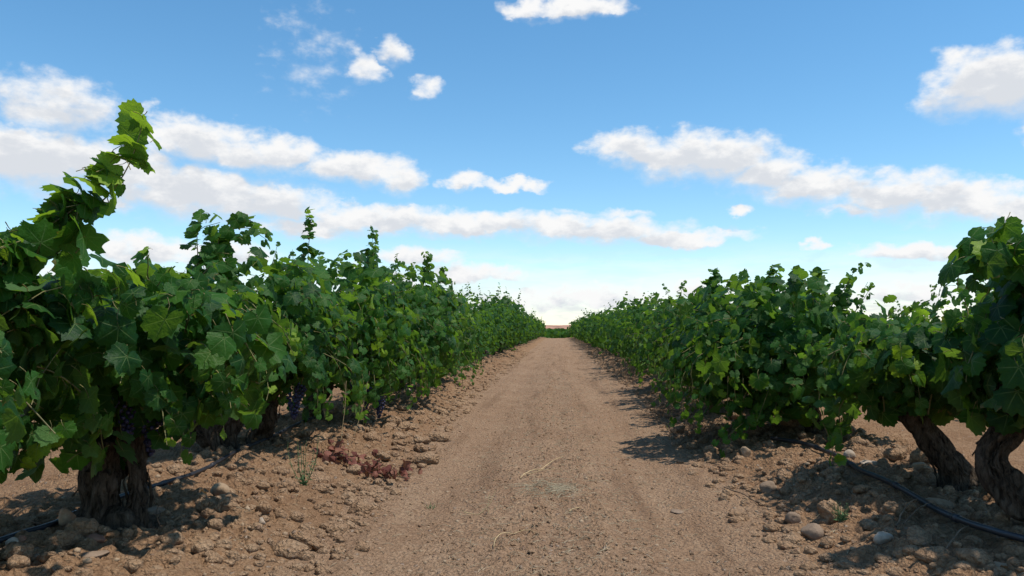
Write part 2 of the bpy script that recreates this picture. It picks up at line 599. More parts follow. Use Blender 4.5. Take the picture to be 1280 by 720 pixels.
M['st_buff'] = stone_material('buff_stone', (.34, .245, .16, 1), (.25, .165, .10, 1))
M['st_white'] = stone_material('white_stone', (.44, .36, .28, 1), (.33, .245, .175, 1))
M['st_orange'] = stone_material('orange_stone', (.30, .16, .09, 1), (.34, .24, .15, 1))
M['st_red'] = stone_material('red_stone', (.22, .095, .062, 1), (.26, .15, .10, 1))
M['st_grey'] = stone_material('grey_stone', (.20, .14, .095, 1), (.26, .185, .13, 1))

# ------------------------------------------------------------------ ground and track
def axis(fine_lo, fine_hi, step, far, grow):
    a = list(np.arange(fine_lo, fine_hi + 1e-6, step))
    s, x = step, fine_hi
    while x < far:
        s *= grow; x += s; a.append(x)
    s, x, b = step, fine_lo, []
    while x > -far:
        s *= grow; x -= s; b.append(x)
    return np.array(b[::-1] + a)


xs = axis(-2.2, 2.2, .0125, 2600, 1.18)
ys = [1.2]
while ys[-1] < 5200:
    y = ys[-1]
    ys.append(y + (max(.0125, .0047 * y) if y < 40 else .05 * y))
yb, s = [], .03
y = 1.2
while y > -60:
    s *= 1.14; y -= s; yb.append(y)
ys = np.array(yb[::-1] + ys)
gx, gy = np.meshgrid(xs, ys)
gz = H(gx, gy)
nx, ny = len(xs), len(ys)
GV = np.stack([gx.ravel(), gy.ravel(), gz.ravel()], 1)
ii = (np.arange(ny - 1)[:, None] * nx + np.arange(nx - 1)[None, :]).ravel()
GF = np.stack([ii, ii + 1, ii + nx + 1, ii + nx], 1)
fcx = GV[GF].mean(1)
on_track = (np.abs(fcx[:, 0]) < edge_x(fcx[:, 1]) + .22 * fbm(fcx[:, 1] * .9 + 5 * np.sign(fcx[:, 0]), fcx[:, 0] * .4, 3, 5)) & (fcx[:, 1] < 78) & (fcx[:, 1] > -30)


def sub_sheet(name, F, mat):
    used, inv = np.unique(F.ravel(), return_inverse=True)
    return link(name, raw_mesh(name, GV[used], inv.reshape(F.shape), [mat]), kind='structure')


ground = sub_sheet('ground', GF[~on_track], M['soil'])
track = sub_sheet('dirt_track', GF[on_track], M['track'])

# ------------------------------------------------------------------ far hill with shrubs
def build_hill():
    xs_ = np.linspace(-900, 900, 160); k = 14
    V, F = [], []
    for j in range(k):
        t = j / (k - 1)
        for x in xs_:
            top = 6.5 + 3.5 * float(fbm(np.array([x * .012]), np.array([1.7]), 4, 3)[0]) * 2
            prof = math.sin(math.pi * min(1, t * 1.0)) ** .5 if 0 < t < 1 else 0
            y = 950 + 90 * t + 20 * float(fbm(np.array([x * .02]), np.array([t * 3]), 3, 8)[0])
            V.append((x, y, -.6 + max(2.0, top) * prof))
    n = len(xs_)
    for j in range(k - 1):
        for i in range(n - 1):
            F.append((j * n + i, j * n + i + 1, (j + 1) * n + i + 1, (j + 1) * n + i))
    link('hill', raw_mesh('hill', V, F, [M['hill']]), kind='structure')


build_hill()

# ------------------------------------------------------------------ vine leaves
def leaf_template(seed, N, ring=True, stalk=True):
    """five-lobed toothed vine leaf, stalk joint at the origin, tip along +Y, face up +Z"""
    r_ = random.Random(seed)
    ang = [0, 27, 52, 82, 112, 140, 163, 180]
    rr = [1.0, .77 + r_.uniform(-.08, .07), .92 + r_.uniform(-.09, .06), .71 + r_.uniform(-.08, .08), .80 + r_.uniform(-.10, .06), .64, .50, .14]
    th = np.linspace(-math.pi, math.pi, N, endpoint=False) + math.pi / N
    rad_ = np.interp(np.abs(np.degrees(th)), ang, rr)
    if ring:
        rad_ = rad_ * (1 + np.where(np.arange(N) % 2 == 0, .06, -.06)) * (1 + np.array([r_.uniform(-.05, .05) for _ in range(N)]))
    out = np.stack([rad_ * np.sin(th), rad_ * np.cos(th)], 1)
    V = [(0.0, 0.0)]
    F = []
    if ring:
        k = N // 2
        inn = (out[0::2] + out[1::2]) * .5 * .56
        V += [tuple(p) for p in inn] + [tuple(p) for p in out]
        for i in range(k):
            j = (i + 1) % k
            if i < k - 1:
                F.append((0, 1 + j, 1 + i))
            a, b, c = 1 + k + 2 * i, 1 + k + 2 * i + 1, 1 + k + (2 * i + 2) % N
            F.append((1 + i, b, a))
            if i < k - 1:
                F.append((1 + i, 1 + j, b)); F.append((1 + j, c, b))
        F = [f[::-1] if False else f for f in F]
    else:
        V += [tuple(p) for p in out]
        for i in range(N - 1):
            F.append((0, 2 + i, 1 + i))
    V = np.array(V)
    r2 = (V ** 2).sum(1)
    t = np.arctan2(V[:, 0], V[:, 1])
    a, b, c, ph = r_.uniform(-.05, .30), r_.uniform(-.12, .34), r_.uniform(.04, .20), r_.uniform(0, 6.3)
    z = -a * r2 - b * np.abs(V[:, 0]) * (.5 + .5 * np.sqrt(r2)) + c * np.sin(3 * t + ph) * r2 + .05 * np.sin(7 * t + 2 * ph) * r2
    V3 = np.stack([V[:, 0], V[:, 1] * (1 - .12 * a), z], 1)
    F = np.array(F)
    # face normals must point up
    nrm = np.cross(V3[F[:, 1]] - V3[F[:, 0]], V3[F[:, 2]] - V3[F[:, 0]])
    flip = nrm[:, 2] < 0
    F[flip] = F[flip][:, ::-1]
    return V3, F


HI = [leaf_template(100 + i, 34) for i in range(14)]
MID = [leaf_template(200 + i, 16) for i in range(8)]
LOW = [leaf_template(300 + i, 12, ring=False) for i in range(8)]
TINTS = [.06, .2, .32, .45, .6, .95]


def leaf_object_mesh(tpl, tint, mat, seed):
    V, F = tpl
    mb = MB()
    mb.add(V, F, 0)
    L = .75
    rr = random.Random(seed)
    P = [(0, 0, -.01), (.04, -.3 * L, -.06), (.06 + rr.uniform(-.1, .1), -.7 * L, -.2), (rr.uniform(-.15, .15), -L, -.42)]
    mb.tube(P, [.018, .018, .02, .026], 3, 1, cap=False)
    me = mb.mesh('leaf', [mat, M['stalk']])
    n = len(me.vertices)
    a = me.attributes.new('tint', 'FLOAT', 'POINT'); a.data.foreach_set('value', np.full(n, tint, np.float32))
    lp = np.zeros((n, 3), np.float32); lp[:len(V)] = V
    b = me.attributes.new('lp', 'FLOAT_VECTOR', 'POINT'); b.data.foreach_set('vector', lp.ravel())
    return me


LEAF_MESH = [[leaf_object_mesh(tpl, t, M['leaf'], i) for t in TINTS] for i, tpl in enumerate(HI)]
RED_MESH = [[leaf_object_mesh(tpl, t, M['red_leaf'], i) for t in (.1, .35, .7)] for i, tpl in enumerate(HI[:6])]


def merged_leaves(name, leaves, templates, mat, stalks=False):
    """leaves: list of (pos, R3x3, size, tint)"""
    Vs, Fs, Ts, Ls, n = [], [], [], [], 0
    groups = {}
    for k, lf in enumerate(leaves):
        groups.setdefault(k % len(templates), []).append(lf)
    for gi, L in groups.items():
        tV, tF = templates[gi]
        Rm = np.array([l[1] for l in L]); S = np.array([l[2] for l in L]); P = np.array([l[0] for l in L])
        V = np.einsum('kij,nj->kni', Rm, tV) * S[:, None, None] + P[:, None, :]
        k, nv = len(L), len(tV)
        F = tF[None] + (np.arange(k) * nv)[:, None, None] + n
        Vs.append(V.reshape(-1, 3)); Fs.append(F.reshape(-1, 3)); n += k * nv
        Ts.append(np.repeat(np.array([l[3] for l in L]), nv)); Ls.append(np.tile(tV, (k, 1)))
    me = raw_mesh(name, np.vstack(Vs), np.vstack(Fs), [mat])
    a = me.attributes.new('tint', 'FLOAT', 'POINT'); a.data.foreach_set('value', np.concatenate(Ts).astype(np.float32))
    b = me.attributes.new('lp', 'FLOAT_VECTOR', 'POINT'); b.data.foreach_set('vector', np.vstack(Ls).astype(np.float32).ravel())
    return me


def unit(v):
    return v / (np.linalg.norm(v) + 1e-9)


UP = np.array([0.0, 0, 1])


def leaf_frame(rng, out, droop=.75, jitter=.55):
    """orientation of a blade: face outwards and up, tip hanging"""
    j = rng.normal(0, 1, 3) * jitter
    nrm = unit(out * np.array([.95, .95, .55]) + UP * .30 + j * .75)
    tip = -UP * droop + out * .45 + rng.normal(0, 1, 3) * .5
    tip = unit(tip - nrm * np.dot(tip, nrm))
    return np.stack([np.cross(tip, nrm), tip, nrm], 1)


def shoot_leaves(rng, path, centre, smax, spacing=.06, taper=.62, young=.35, lateral=.5, bright=0.0):
    """leaves set alternately along a cane"""
    seg = np.linalg.norm(np.diff(path, axis=0), axis=1); cum = np.concatenate([[0], np.cumsum(seg)])
    total = cum[-1]
    out = []
    s = rng.uniform(.02, .06); side = 1
    while s < total:
        t = s / total
        i = min(len(path) - 2, np.searchsorted(cum, s) - 1)
        i = max(i, 0)
        p = path[i] + (path[i + 1] - path[i]) * ((s - cum[i]) / (seg[i] + 1e-9))
        T = unit(path[i + 1] - path[i])
        rnd = rng.normal(0, 1, 3)
        sd_ = unit(np.cross(T, rnd) + 1e-6)
        o = unit(p - centre + rng.normal(0, .1, 3))
        for q in range(2 if rng.random() < lateral * (1 - t) else 1):
            dirp = unit(sd_ * (side if q == 0 else -side) * .8 + o * .55 + rng.normal(0, .25, 3))
            size = smax * (1 - taper * t ** 1.6) * rng.uniform(.72, 1.12) * (1 if q == 0 else .7)
            pos = p + dirp * size * rng.uniform(.7, 1.2)
            tint = np.clip(rng.beta(1.6, 3.2) * .62 + young * t ** 3 * rng.uniform(.4, 1.3) + bright + (.35 if rng.random() < .05 else 0), 0, 1)  # bright paints the yellow-green of sunlit leaves into a shoot's tint
            out.append((pos, leaf_frame(rng, unit(dirp * .5 + o * .8)), size, tint))
        side = -side
        s += spacing * rng.uniform(.7, 1.3) * (1 - .35 * t)
    return out


def bez(a, b, c, n=14):
    t = np.linspace(0, 1, n)[:, None]
    return (1 - t) ** 2 * a + 2 * t * (1 - t) * b + t * t * c


def crown_shoots(rng, head, cz, rx, ry, rup, rdn, n, lean=(0, 0), rough=.16, low_bias=0.0):
    """canes that start on the arms and end on the crown's outline"""
    paths = []
    for k in range(n):
        ph = 2 * math.pi * (k * .618034 % 1) + rng.normal(0, .25)
        e = math.asin(np.clip(-.78 + 1.76 * ((k + .5) / n) - low_bias * rng.random(), -.9, .985))
        f = 1 + rng.normal(0, rough)
        end = np.array([lean[0] + rx * math.cos(e) * math.cos(ph) * f, lean[1] + ry * math.cos(e) * math.sin(ph) * f,
                        cz + (rup if e > 0 else rdn) * math.sin(e) * (1 + rng.normal(0, rough * 1.2))])
        st = np.array(head) + np.array([math.cos(ph) * rng.uniform(.04, .2), math.sin(ph) * rng.uniform(.04, .22), rng.uniform(-.04, .10)])
        mid = st * .55 + end * .45 + np.array([0, 0, rng.uniform(.08, .30) + (.22 if e < 0 else 0)])
        if end[2] < .12: end[2] = .12 + rng.random() * .08
        p = bez(st, mid, end)
        p = p + np.cumsum(rng.normal(0, .006, p.shape), 0)
        paths.append(p)
    return paths


def fill_leaves(rng, cz, rx, ry, rup, rdn, n, smax, lean=(0, 0), seed=0, **kw):
    """leaves of side shoots that fill the crown out to a lumpy outline"""
    D = rng.normal(0, 1, (n, 3)); D /= np.linalg.norm(D, axis=1)[:, None]
    lump = fbm(D[:, 0] * 2.3 + 3 + seed, D[:, 1] * 2.3 + D[:, 2] * 1.9, 3, seed)
    rr = np.minimum(1 + 1.7 * lump, 1.10) * rng.uniform(.42, 1.0, n) ** .55
    out = []
    c = np.array([lean[0], lean[1], cz])
    for d, r in zip(D, rr):
        p = c + np.array([d[0] * rx, d[1] * ry, d[2] * (rup if d[2] > 0 else rdn)]) * r
        if p[2] < .10: continue
        tint = float(np.clip(rng.beta(1.6, 3.2) * .62 + (.35 if rng.random() < .05 else 0) + .25 * max(0, r - .95), 0, 1))
        out.append((p, leaf_frame(rng, unit(d + rng.normal(0, .25, 3))), smax * rng.uniform(.6, 1.1), tint))
    return out


def clump_tint(leaves, seed, amt=1.0):
    """young, paler sprays and sunlit clumps, put into the tint of the dark leaves"""
    P = np.array([l[0] for l in leaves])
    c = fbm(P[:, 0] * 3.1 + P[:, 2] * 2.3 + seed, P[:, 1] * 3.1 - P[:, 2] * 1.9, 3, seed + 5)
    return [(l[0], l[1], l[2], float(np.clip(l[3] + amt * max(0, c_ - .06) - .25 * max(0, -c_), 0, 1))) for l, c_ in zip(leaves, c)]


def bark_bump(seed, amt=.30, knots=3):
    rg = np.random.default_rng(seed)
    ph = rg.uniform(0, 6.28, 8); kn = rg.uniform(0, 1, knots); ka = rg.uniform(0, 6.28, knots)

    def f(th, t):
        c, q = np.cos(th), np.sin(th)
        r = .92 + amt * .7 * np.sin(2 * th + ph[0] + 2.5 * t) * np.sin(4 * t + ph[5]) + amt * .5 * np.sin(3 * th + ph[1] - 5 * t) * np.cos(5 * t + ph[2])
        r = r + amt * 1.8 * (vnoise(c * 2 + 7 + seed, q * 2 + t * 5, seed) - .5)
        r = r + amt * 1.3 * (vnoise(c * 4 + 7 + seed, q * 4 + t * 9 + c, seed + 3) - .5)
        r = r + amt * .9 * (vnoise(c * 9 + 7 + seed, q * 9 + t * 7 - c * 3, seed + 4) - .5)
        for a, b in zip(kn, ka):
            r = r + .55 * np.exp(-((t - a) / .08) ** 2) * np.maximum(0, np.cos(th - b)) ** 3
        return r
    return f


def build_trunk(seed, stems, sides=34):
    """stems: list of (points, radii)"""
    mb = MB()
    for k, (pts, rr) in enumerate(stems):
        P = spline(pts, .012)
        R = np.interp(np.linspace(0, 1, len(P)), np.linspace(0, 1, len(rr)), rr)
        u = np.linspace(0, 1, len(P)) * max(1.0, len(P) * .012 * 9)
        w_ = np.minimum(1, np.linspace(0, 4, len(P)))
        for ax_ in (0, 1):
            P[:, ax_] += .045 * fbm(u + seed, np.full(len(P), 3.3 * ax_ + k), 3, seed + ax_) * w_
        R = R * (1 + .5 * fbm(u * 1.3 + seed * 2, np.full(len(P), 1.1), 2, seed + 9))
        mb.tube(P, R, sides, 0, True, bark_bump(seed * 7 + k))
    return mb.mesh('trunk', [M['bark']])


def bark_strips(seed, stems, n):
    rg = np.random.default_rng(seed)
    mb = MB()
    for _ in range(n):
        pts, rr = stems[rg.integers(len(stems))]
        P = spline(pts, .02)
        i = rg.integers(1, max(2, len(P) - 6)); k = rg.integers(4, 9)
        Q = P[i:i + k]
        if len(Q) < 3: continue
        R = np.interp(i / len(P), np.linspace(0, 1, len(rr)), rr)
        a = rg.uniform(0, 6.28)
        off = np.array([math.cos(a), math.sin(a), 0])
        lift = np.linspace(0, 1, len(Q))[:, None] ** 2 * rg.uniform(0, .022) if rg.random() < .5 else np.linspace(1, 0, len(Q))[:, None] ** 2 * rg.uniform(0, .025)
        path = Q + off * (R * .98 + .003) + lift * off + rg.normal(0, .003, Q.shape)
        mb.tube(path, np.linspace(.0075, .002, len(Q)) * rg.uniform(.4, 1), 4, 0, False)
    return mb.mesh('bark_strips', [M['bark']])


def ico(sub=1):
    import bmesh
    bm = bmesh.new(); bmesh.ops.create_icosphere(bm, subdivisions=sub, radius=1)
    V = np.array([v.co[:] for v in bm.verts]); F = np.array([[v.index for v in f.verts] for f in bm.faces])
    bm.free()
    return V, F


ICO1, ICO2, ICO3 = ico(1), ico(2), ico(3)


def grape_bunch_mesh(seed, L=.15, W=.045):
    rg = np.random.default_rng(seed); mb = MB()
    for k in range(46):
        t = (k + .5) / 46
        r = W * (1 - t) ** .6 * (1 if t > .1 else .7)
        a = k * 2.4
        c = np.array([math.cos(a) * r * rg.uniform(.75, 1), math.sin(a) * r * rg.uniform(.75, 1), -t * L + rg.normal(0, .003)])
        mb.add(ICO2[0] * rg.uniform(.0085, .0105) + c, ICO2[1], 0)
    mb.tube([(0, 0, .05), (.004, 0, .02), (0, 0, -.01)], [.003, .003, .002], 5, 1)
    return mb.mesh('grape_bunch', [M['grape'], M['stalk']])


BUNCH = [grape_bunch_mesh(s, .13 + .02 * s, .04 + .004 * s) for s in range(3)]
CAMP = np.array([0, 0, CAM_Z])


def pick_seen(base, leaves, limit):
    """indices of the leaves that show most from the track: front-most in each small solid angle first"""
    P = np.array([l[0] for l in leaves]) + np.array(base) - CAMP
    S = np.array([l[2] for l in leaves])
    d = np.linalg.norm(P, axis=1)
    inside = (P[:, 1] > .3) & (np.abs(P[:, 0] / np.maximum(P[:, 1], .1) + .057) < .67)
    ang = .045 / np.median(d) * 1.0
    key = {}
    order = np.argsort(d)
    rank = np.zeros(len(P), int)
    for i in order:
        c = (int(math.atan2(P[i, 0], P[i, 1]) / ang), int(P[i, 2] / d[i] / ang))
        rank[i] = key.get(c, 0); key[c] = rank[i] + 1
    score = rank + np.where(inside, 0, 50) - S / S.max() * .6
    return set(np.argsort(score)[:limit].tolist())


def near_vine(name, label, base, stems, head, shoots_spec, extra=(), n_obj=280, grapes=(), seed=1, smax=.080, group=None, strips=26, spacing=.058, fill=520, drape=0):
    """a vine close enough to show its leaves one by one"""
    rng = np.random.default_rng(seed)
    base = np.array([base[0], base[1], hz(base[0], base[1]) - .03])
    root = link(name, None, None, base)
    tag(root, label, 'grapevine', group)
    link('trunk', build_trunk(seed, stems), root)
    if strips:
        link('bark_strips', bark_strips(seed, stems, strips), root, kind='stuff')
    centre = np.array([head[0], head[1], shoots_spec['cz']])
    paths = crown_shoots(rng, head, **shoots_spec)
    sgn = -1 if base[0] > 0 else 1
    lx, ly = shoots_spec.get('lean', (0, 0))
    for k in range(drape):
        yy = ly + rng.uniform(-.85, .85) * shoots_spec['ry']; rr_ = shoots_spec['rx']
        tip = np.array([lx + sgn * rr_ * rng.uniform(.45, 1.08), yy, rng.uniform(.10, .36)])
        st = np.array([head[0] + sgn * .1, yy * .3, head[2] + .08])
        q = spline([st, (lx + sgn * rr_ * .45, yy * .7, rng.uniform(.6, .85)), (tip[0] * .95 + lx * .05, yy * .95, tip[2] + rng.uniform(.2, .35)), tip], .05)
        paths.append(q + np.cumsum(rng.normal(0, .004, q.shape), 0))
    leaves = []
    for p in paths:
        leaves += shoot_leaves(rng, p, centre, smax, spacing)
    leaves += fill_leaves(rng, n=fill, smax=smax, seed=seed, **{k: v for k, v in shoots_spec.items() if k in ('cz', 'rx', 'ry', 'rup', 'rdn', 'lean')})
    allp = [(p, .0042) for p in paths]
    for ex in extra:
        p = spline([np.array(q) - base for q in ex['pts']], .04)
        allp.append((p, .0045))
        leaves += shoot_leaves(rng, p, p.mean(0) * .5 + centre * .5 if not ex.get('free') else p.mean(0) - np.array([0, 0, .1]), ex.get('size', smax), ex.get('gap', .04), ex.get('taper', .45), ex.get('young', .35), ex.get('lateral', .8), ex.get('bright', 0.0))
    leaves = clump_tint(leaves, seed)
    pick = pick_seen(base, leaves, n_obj)
    rest = []
    for i, (pos, R, s, tint) in enumerate(leaves):
        if i in pick:
            ti = int(np.argmin([abs(t - tint) for t in TINTS]))
            o = bpy.data.objects.new('leaf', LEAF_MESH[int(rng.integers(len(HI)))][ti])
            m = np.eye(4); m[:3, :3] = R * s; m[:3, 3] = pos
            o.parent = root
            o.matrix_basis = Matrix(m.tolist())
            C.objects.link(o)
        else:
            rest.append((pos, R, s, tint))
    if rest:
        link('foliage', merged_leaves('foliage', rest, MID, M['leaf']), root, kind='stuff')
    for p, r in allp:
        mb = MB(); mb.tube(p, np.linspace(r, r * .35, len(p)), 5, 0, False)
        link('cane', mb.mesh('cane', [M['cane']]), root)
    for k, gp in enumerate(grapes):
        g = link('grape_bunch', BUNCH[k % 3], root, np.array(gp) - base)
        g.rotation_euler = (rng.normal(0, .15), rng.normal(0, .15), rng.uniform(0, 6))
    return root


def simple_stems(rng, h=.42, r=.055, lean=(0, 0), arms=3):
    top = (lean[0], lean[1], h)
    st = [([(0, 0, -.06), (rng.normal(0, .02), rng.normal(0, .02), h * .35), (lean[0] * .6 + rng.normal(0, .03), lean[1] * .6 + rng.normal(0, .03), h * .7), top], [r * 1.45, r, r * .92, r * 1.25])]
    for k in range(arms):
        a = 6.28 * k / arms + rng.uniform(0, 1)
        st.append(([np.array(top) - (0, 0, .06), np.array(top) + (math.cos(a) * .07, math.sin(a) * .08, .03), np.array(top) + (math.cos(a) * .15, math.sin(a) * .17, .12)], [r * .8, r * .6, r * .42]))
    return st


# ---- near vines of the row on the mound with the red withered leaves
R_ = np.random.default_rng(5)
near_vine('grapevine', 'leafy grapevine sending one tall bright green shoot high above its row', (-1.92, 1.72), simple_stems(R_, .45, .06), (0, 0, .45),
          dict(cz=.74, rx=.64, ry=.82, rup=.42, rdn=.46, n=50), seed=11, n_obj=290,
          extra=[dict(pts=[(-1.70, 2.05, .9), (-1.50, 2.25, 1.10), (-1.38, 2.35, 1.25), (-1.31, 2.36, 1.36), (-1.275, 2.36, 1.47)], size=.084, gap=.031, taper=.28, young=.45, bright=.42, lateral=.5, free=True),
                 dict(pts=[(-1.75, 2.0, .9), (-1.58, 2.2, 1.08), (-1.45, 2.32, 1.22), (-1.36, 2.36, 1.35)], size=.078, gap=.034, taper=.3, bright=.12),
                 dict(pts=[(-1.80, 2.0, .9), (-1.62, 2.2, 1.05), (-1.52, 2.3, 1.14), (-1.43, 2.32, 1.22)], size=.08, gap=.026, taper=.3),
                 dict(pts=[(-1.85, 2.0, .85), (-1.66, 2.25, 1.0), (-1.58, 2.35, 1.1), (-1.5, 2.4, 1.12)], size=.08, gap=.03, taper=.3),
                 dict(pts=[(-1.7, 2.0, .8), (-1.52, 2.3, .9), (-1.45, 2.45, .96), (-1.38, 2.5, 1.0)], size=.08, gap=.03, taper=.3),
                 dict(pts=[(-1.8, 1.9, .7), (-1.6, 2.3, .75), (-1.5, 2.5, .62), (-1.52, 2.62, .45)], size=.08, gap=.05)])
near_vine('grapevine', 'grapevine on a split, shaggy grey stump with bright low leaves hanging beside it', (-1.67, 3.0),
          [([(-.05, -.02, -.08), (-.06, -.02, .10), (-.06, 0, .24), (-.04, .01, .36)], [.105, .068, .085, .062]),
           ([(.07, .02, -.10), (.085, 0, .04), (.07, .02, .16), (.035, .04, .30), (.02, .05, .48)], [.08, .038, .036, .055, .06]),
           ([(-.08, 0, -.06), (0, -.03, .0), (.09, .0, -.05)], [.09, .10, .08]),
           ([(-.07, 0, .28), (-.1, -.03, .36), (-.06, -.05, .40)], [.05, .045, .03]),
           ([(.03, .05, .42), (-.08, .08, .52), (-.16, .1, .6)], [.05, .035, .025]), ([(.03, .05, .42), (.1, .1, .52), (.18, .16, .62)], [.05, .035, .025])],
          (.02, .05, .50), dict(cz=.74, rx=.58, ry=.86, rup=.28, rdn=.42, n=54), seed=12, n_obj=290,
          extra=[dict(pts=[(-1.64, 3.00, .55), (-1.63, 2.70, .60), (-1.61, 2.52, .52), (-1.65, 2.46, .42)], size=.078, gap=.035, bright=.50, young=.4),  # sunlight on these low leaves is put into their tint
                 dict(pts=[(-1.71, 2.90, .5), (-1.76, 2.55, .48), (-1.77, 2.40, .36), (-1.75, 2.35, .28)], size=.085, gap=.045, bright=.05),
                 dict(pts=[(-1.63, 3.10, .6), (-1.46, 3.00, .62), (-1.39, 2.92, .5), (-1.39, 2.90, .38)], size=.08, gap=.05, bright=.1)],
          grapes=[(-1.57, 2.85, .58), (-1.61, 2.80, .62), (-1.51, 2.92, .56), (-1.65, 2.78, .64)], strips=190)
near_vine('grapevine', 'grapevine on a pair of dark knobbly trunks above the smooth buff stone', (-2.04, 4.95),
          [([(0, -.08, -.08), (-.02, -.1, .06), (-.06, -.12, .17), (.02, -.1, .27), (.05, -.1, .38)], [.12, .085, .095, .085, .075]),
           ([(.0, .35, -.08), (.05, .33, .08), (.10, .28, .2), (.10, .25, .34)], [.10, .08, .095, .07]),
           ([(-.06, -.12, .12), (-.16, -.16, .17), (-.15, -.18, .26)], [.07, .055, .04]),
           ([(.05, -.1, .34), (.0, -.2, .46), (-.05, -.3, .56)], [.05, .035, .025]), ([(.1, .25, .3), (.18, .35, .44), (.2, .45, .55)], [.05, .035, .025])],
          (.05, .08, .40), dict(cz=.80, rx=.66, ry=.85, rup=.46, rdn=.55, n=60, lean=(.08, 0)), seed=13, drape=8, n_obj=290,
          extra=[dict(pts=[(-2.1, 4.6, 1.0), (-2.08, 4.5, 1.3), (-2.05, 4.45, 1.42), (-1.95, 4.5, 1.47)], size=.085, gap=.026, bright=.08),
                 dict(pts=[(-2.0, 4.7, 1.1), (-2.0, 4.6, 1.38), (-1.9, 4.75, 1.47), (-1.84, 4.95, 1.42)], size=.08, gap=.028, bright=.08),
                 dict(pts=[(-1.8, 4.5, .8), (-1.5, 4.3, .85), (-1.42, 4.2, .75)], size=.075, gap=.045, bright=.25)],
          grapes=[(-1.62, 5.0, .50), (-1.6, 4.8, .46)], strips=130)
near_vine('grapevine', 'grapevine with a slim upright shoot standing over a dense crown and dark blue grapes', (-1.98, 6.5), simple_stems(R_, .42, .06), (0, 0, .42),
          dict(cz=.84, rx=.72, ry=.95, rup=.55, rdn=.72, n=62, lean=(.15, 0), low_bias=.3), seed=14, drape=14, n_obj=280,
          extra=[dict(pts=[(-2.0, 6.3, 1.2), (-2.0, 6.3, 1.5), (-1.98, 6.3, 1.68), (-2.0, 6.28, 1.80)], size=.075, gap=.024, bright=.08),
                 dict(pts=[(-1.6, 6.2, .9), (-1.4, 6.0, .95), (-1.32, 5.9, .8), (-1.32, 5.85, .66)], size=.075, gap=.045, bright=.28)],
          grapes=[(-1.56, 6.1, .46), (-1.54, 6.2, .50), (-1.52, 6.3, .40), (-1.48, 6.5, .32), (-1.46, 6.55, .28)], strips=10)
near_vine('grapevine', 'tall grapevine on a single straight dark trunk behind two thin dry stalks', (-1.86, 8.05), simple_stems(R_, .42, .055), (0, 0, .42),
          dict(cz=.90, rx=.76, ry=.95, rup=.56, rdn=.76, n=62, lean=(.15, 0), low_bias=.3), seed=15, drape=14, n_obj=260,
          extra=[dict(pts=[(-2.0, 8.3, 1.3), (-2.0, 8.4, 1.6), (-1.97, 8.4, 1.78), (-1.98, 8.4, 1.90)], size=.085, gap=.022),
                 dict(pts=[(-1.9, 8.0, 1.3), (-1.85, 7.9, 1.55), (-1.83, 7.9, 1.66)], size=.085, gap=.026)],
          grapes=[(-1.3, 7.9, .5)], strips=8)
near_vine('grapevine', 'grapevine with loose open shoots along its ragged top, beside the bushy one reaching the soil', (-1.96, 9.7), simple_stems(R_, .42, .055), (0, 0, .42),
          dict(cz=.86, rx=.74, ry=.95, rup=.48, rdn=.74, n=58, lean=(.15, 0), low_bias=.3), seed=16, drape=12, n_obj=220,
          extra=[dict(pts=[(-1.95, 10.2, 1.3), (-1.95, 10.3, 1.55), (-1.85, 10.3, 1.72)], size=.06, gap=.04),
                 dict(pts=[(-1.9, 9.6, 1.3), (-1.95, 9.5, 1.6), (-1.9, 9.4, 1.75)], size=.06, gap=.04)], strips=0)
near_vine('grapevine', 'bushy grapevine whose bright low leaves reach down onto the earth bank', (-1.88, 11.3), simple_stems(R_, .42, .055), (0, 0, .42),
          dict(cz=.80, rx=.76, ry=.86, rup=.58, rdn=.74, n=60, low_bias=.35), seed=17, drape=14, n_obj=200,
          extra=[dict(pts=[(-1.95, 11.8, 1.3), (-1.98, 11.9, 1.65), (-1.95, 11.9, 1.85), (-1.98, 11.9, 2.0)], size=.095, gap=.022),
                 dict(pts=[(-1.75, 11.9, 1.3), (-1.75, 11.9, 1.6), (-1.7, 11.9, 1.78)], size=.09, gap=.025)], strips=0)
# ---- near vines of the row beside the black hose
near_vine('grapevine', 'grapevine on a dark twisted trunk with a thick leafy shoot arching over at the top', (1.78, 3.02),
          [([(.03, -.06, -.08), (-.02, 0, .06), (-.12, .05, .16), (-.17, .08, .27), (-.11, .1, .38), (-.05, .1, .46)], [.078, .054, .046, .044, .048, .06]),
           ([(-.05, .1, .42), (-.15, .0, .52), (-.2, -.08, .62)], [.05, .035, .025]), ([(-.05, .1, .42), (.08, .16, .52), (.14, .22, .6)], [.05, .035, .025])],
          (-.05, .1, .46), dict(cz=.70, rx=.40, ry=.60, rup=.30, rdn=.30, n=48, lean=(.10, 0)), seed=21, n_obj=290, smax=.082,
          extra=[dict(pts=[(1.72, 3.0, .8), (1.66, 2.95, 0.96), (1.62, 2.92, 1.10), (1.52, 2.9, 1.14), (1.42, 2.9, 1.06), (1.41, 2.9, 0.99)], size=.078, gap=.024, taper=.2, young=.1, bright=.12),
                 dict(pts=[(1.8, 3.0, .8), (1.70, 2.9, 0.96), (1.62, 2.85, 1.12), (1.54, 2.85, 1.14), (1.47, 2.85, 1.06)], size=.072, gap=.03, taper=.2, young=.1),
                 dict(pts=[(1.9, 2.9, .8), (1.78, 2.8, 0.94), (1.72, 2.8, 1.06)], size=.078, gap=.04, taper=.2)], strips=130)
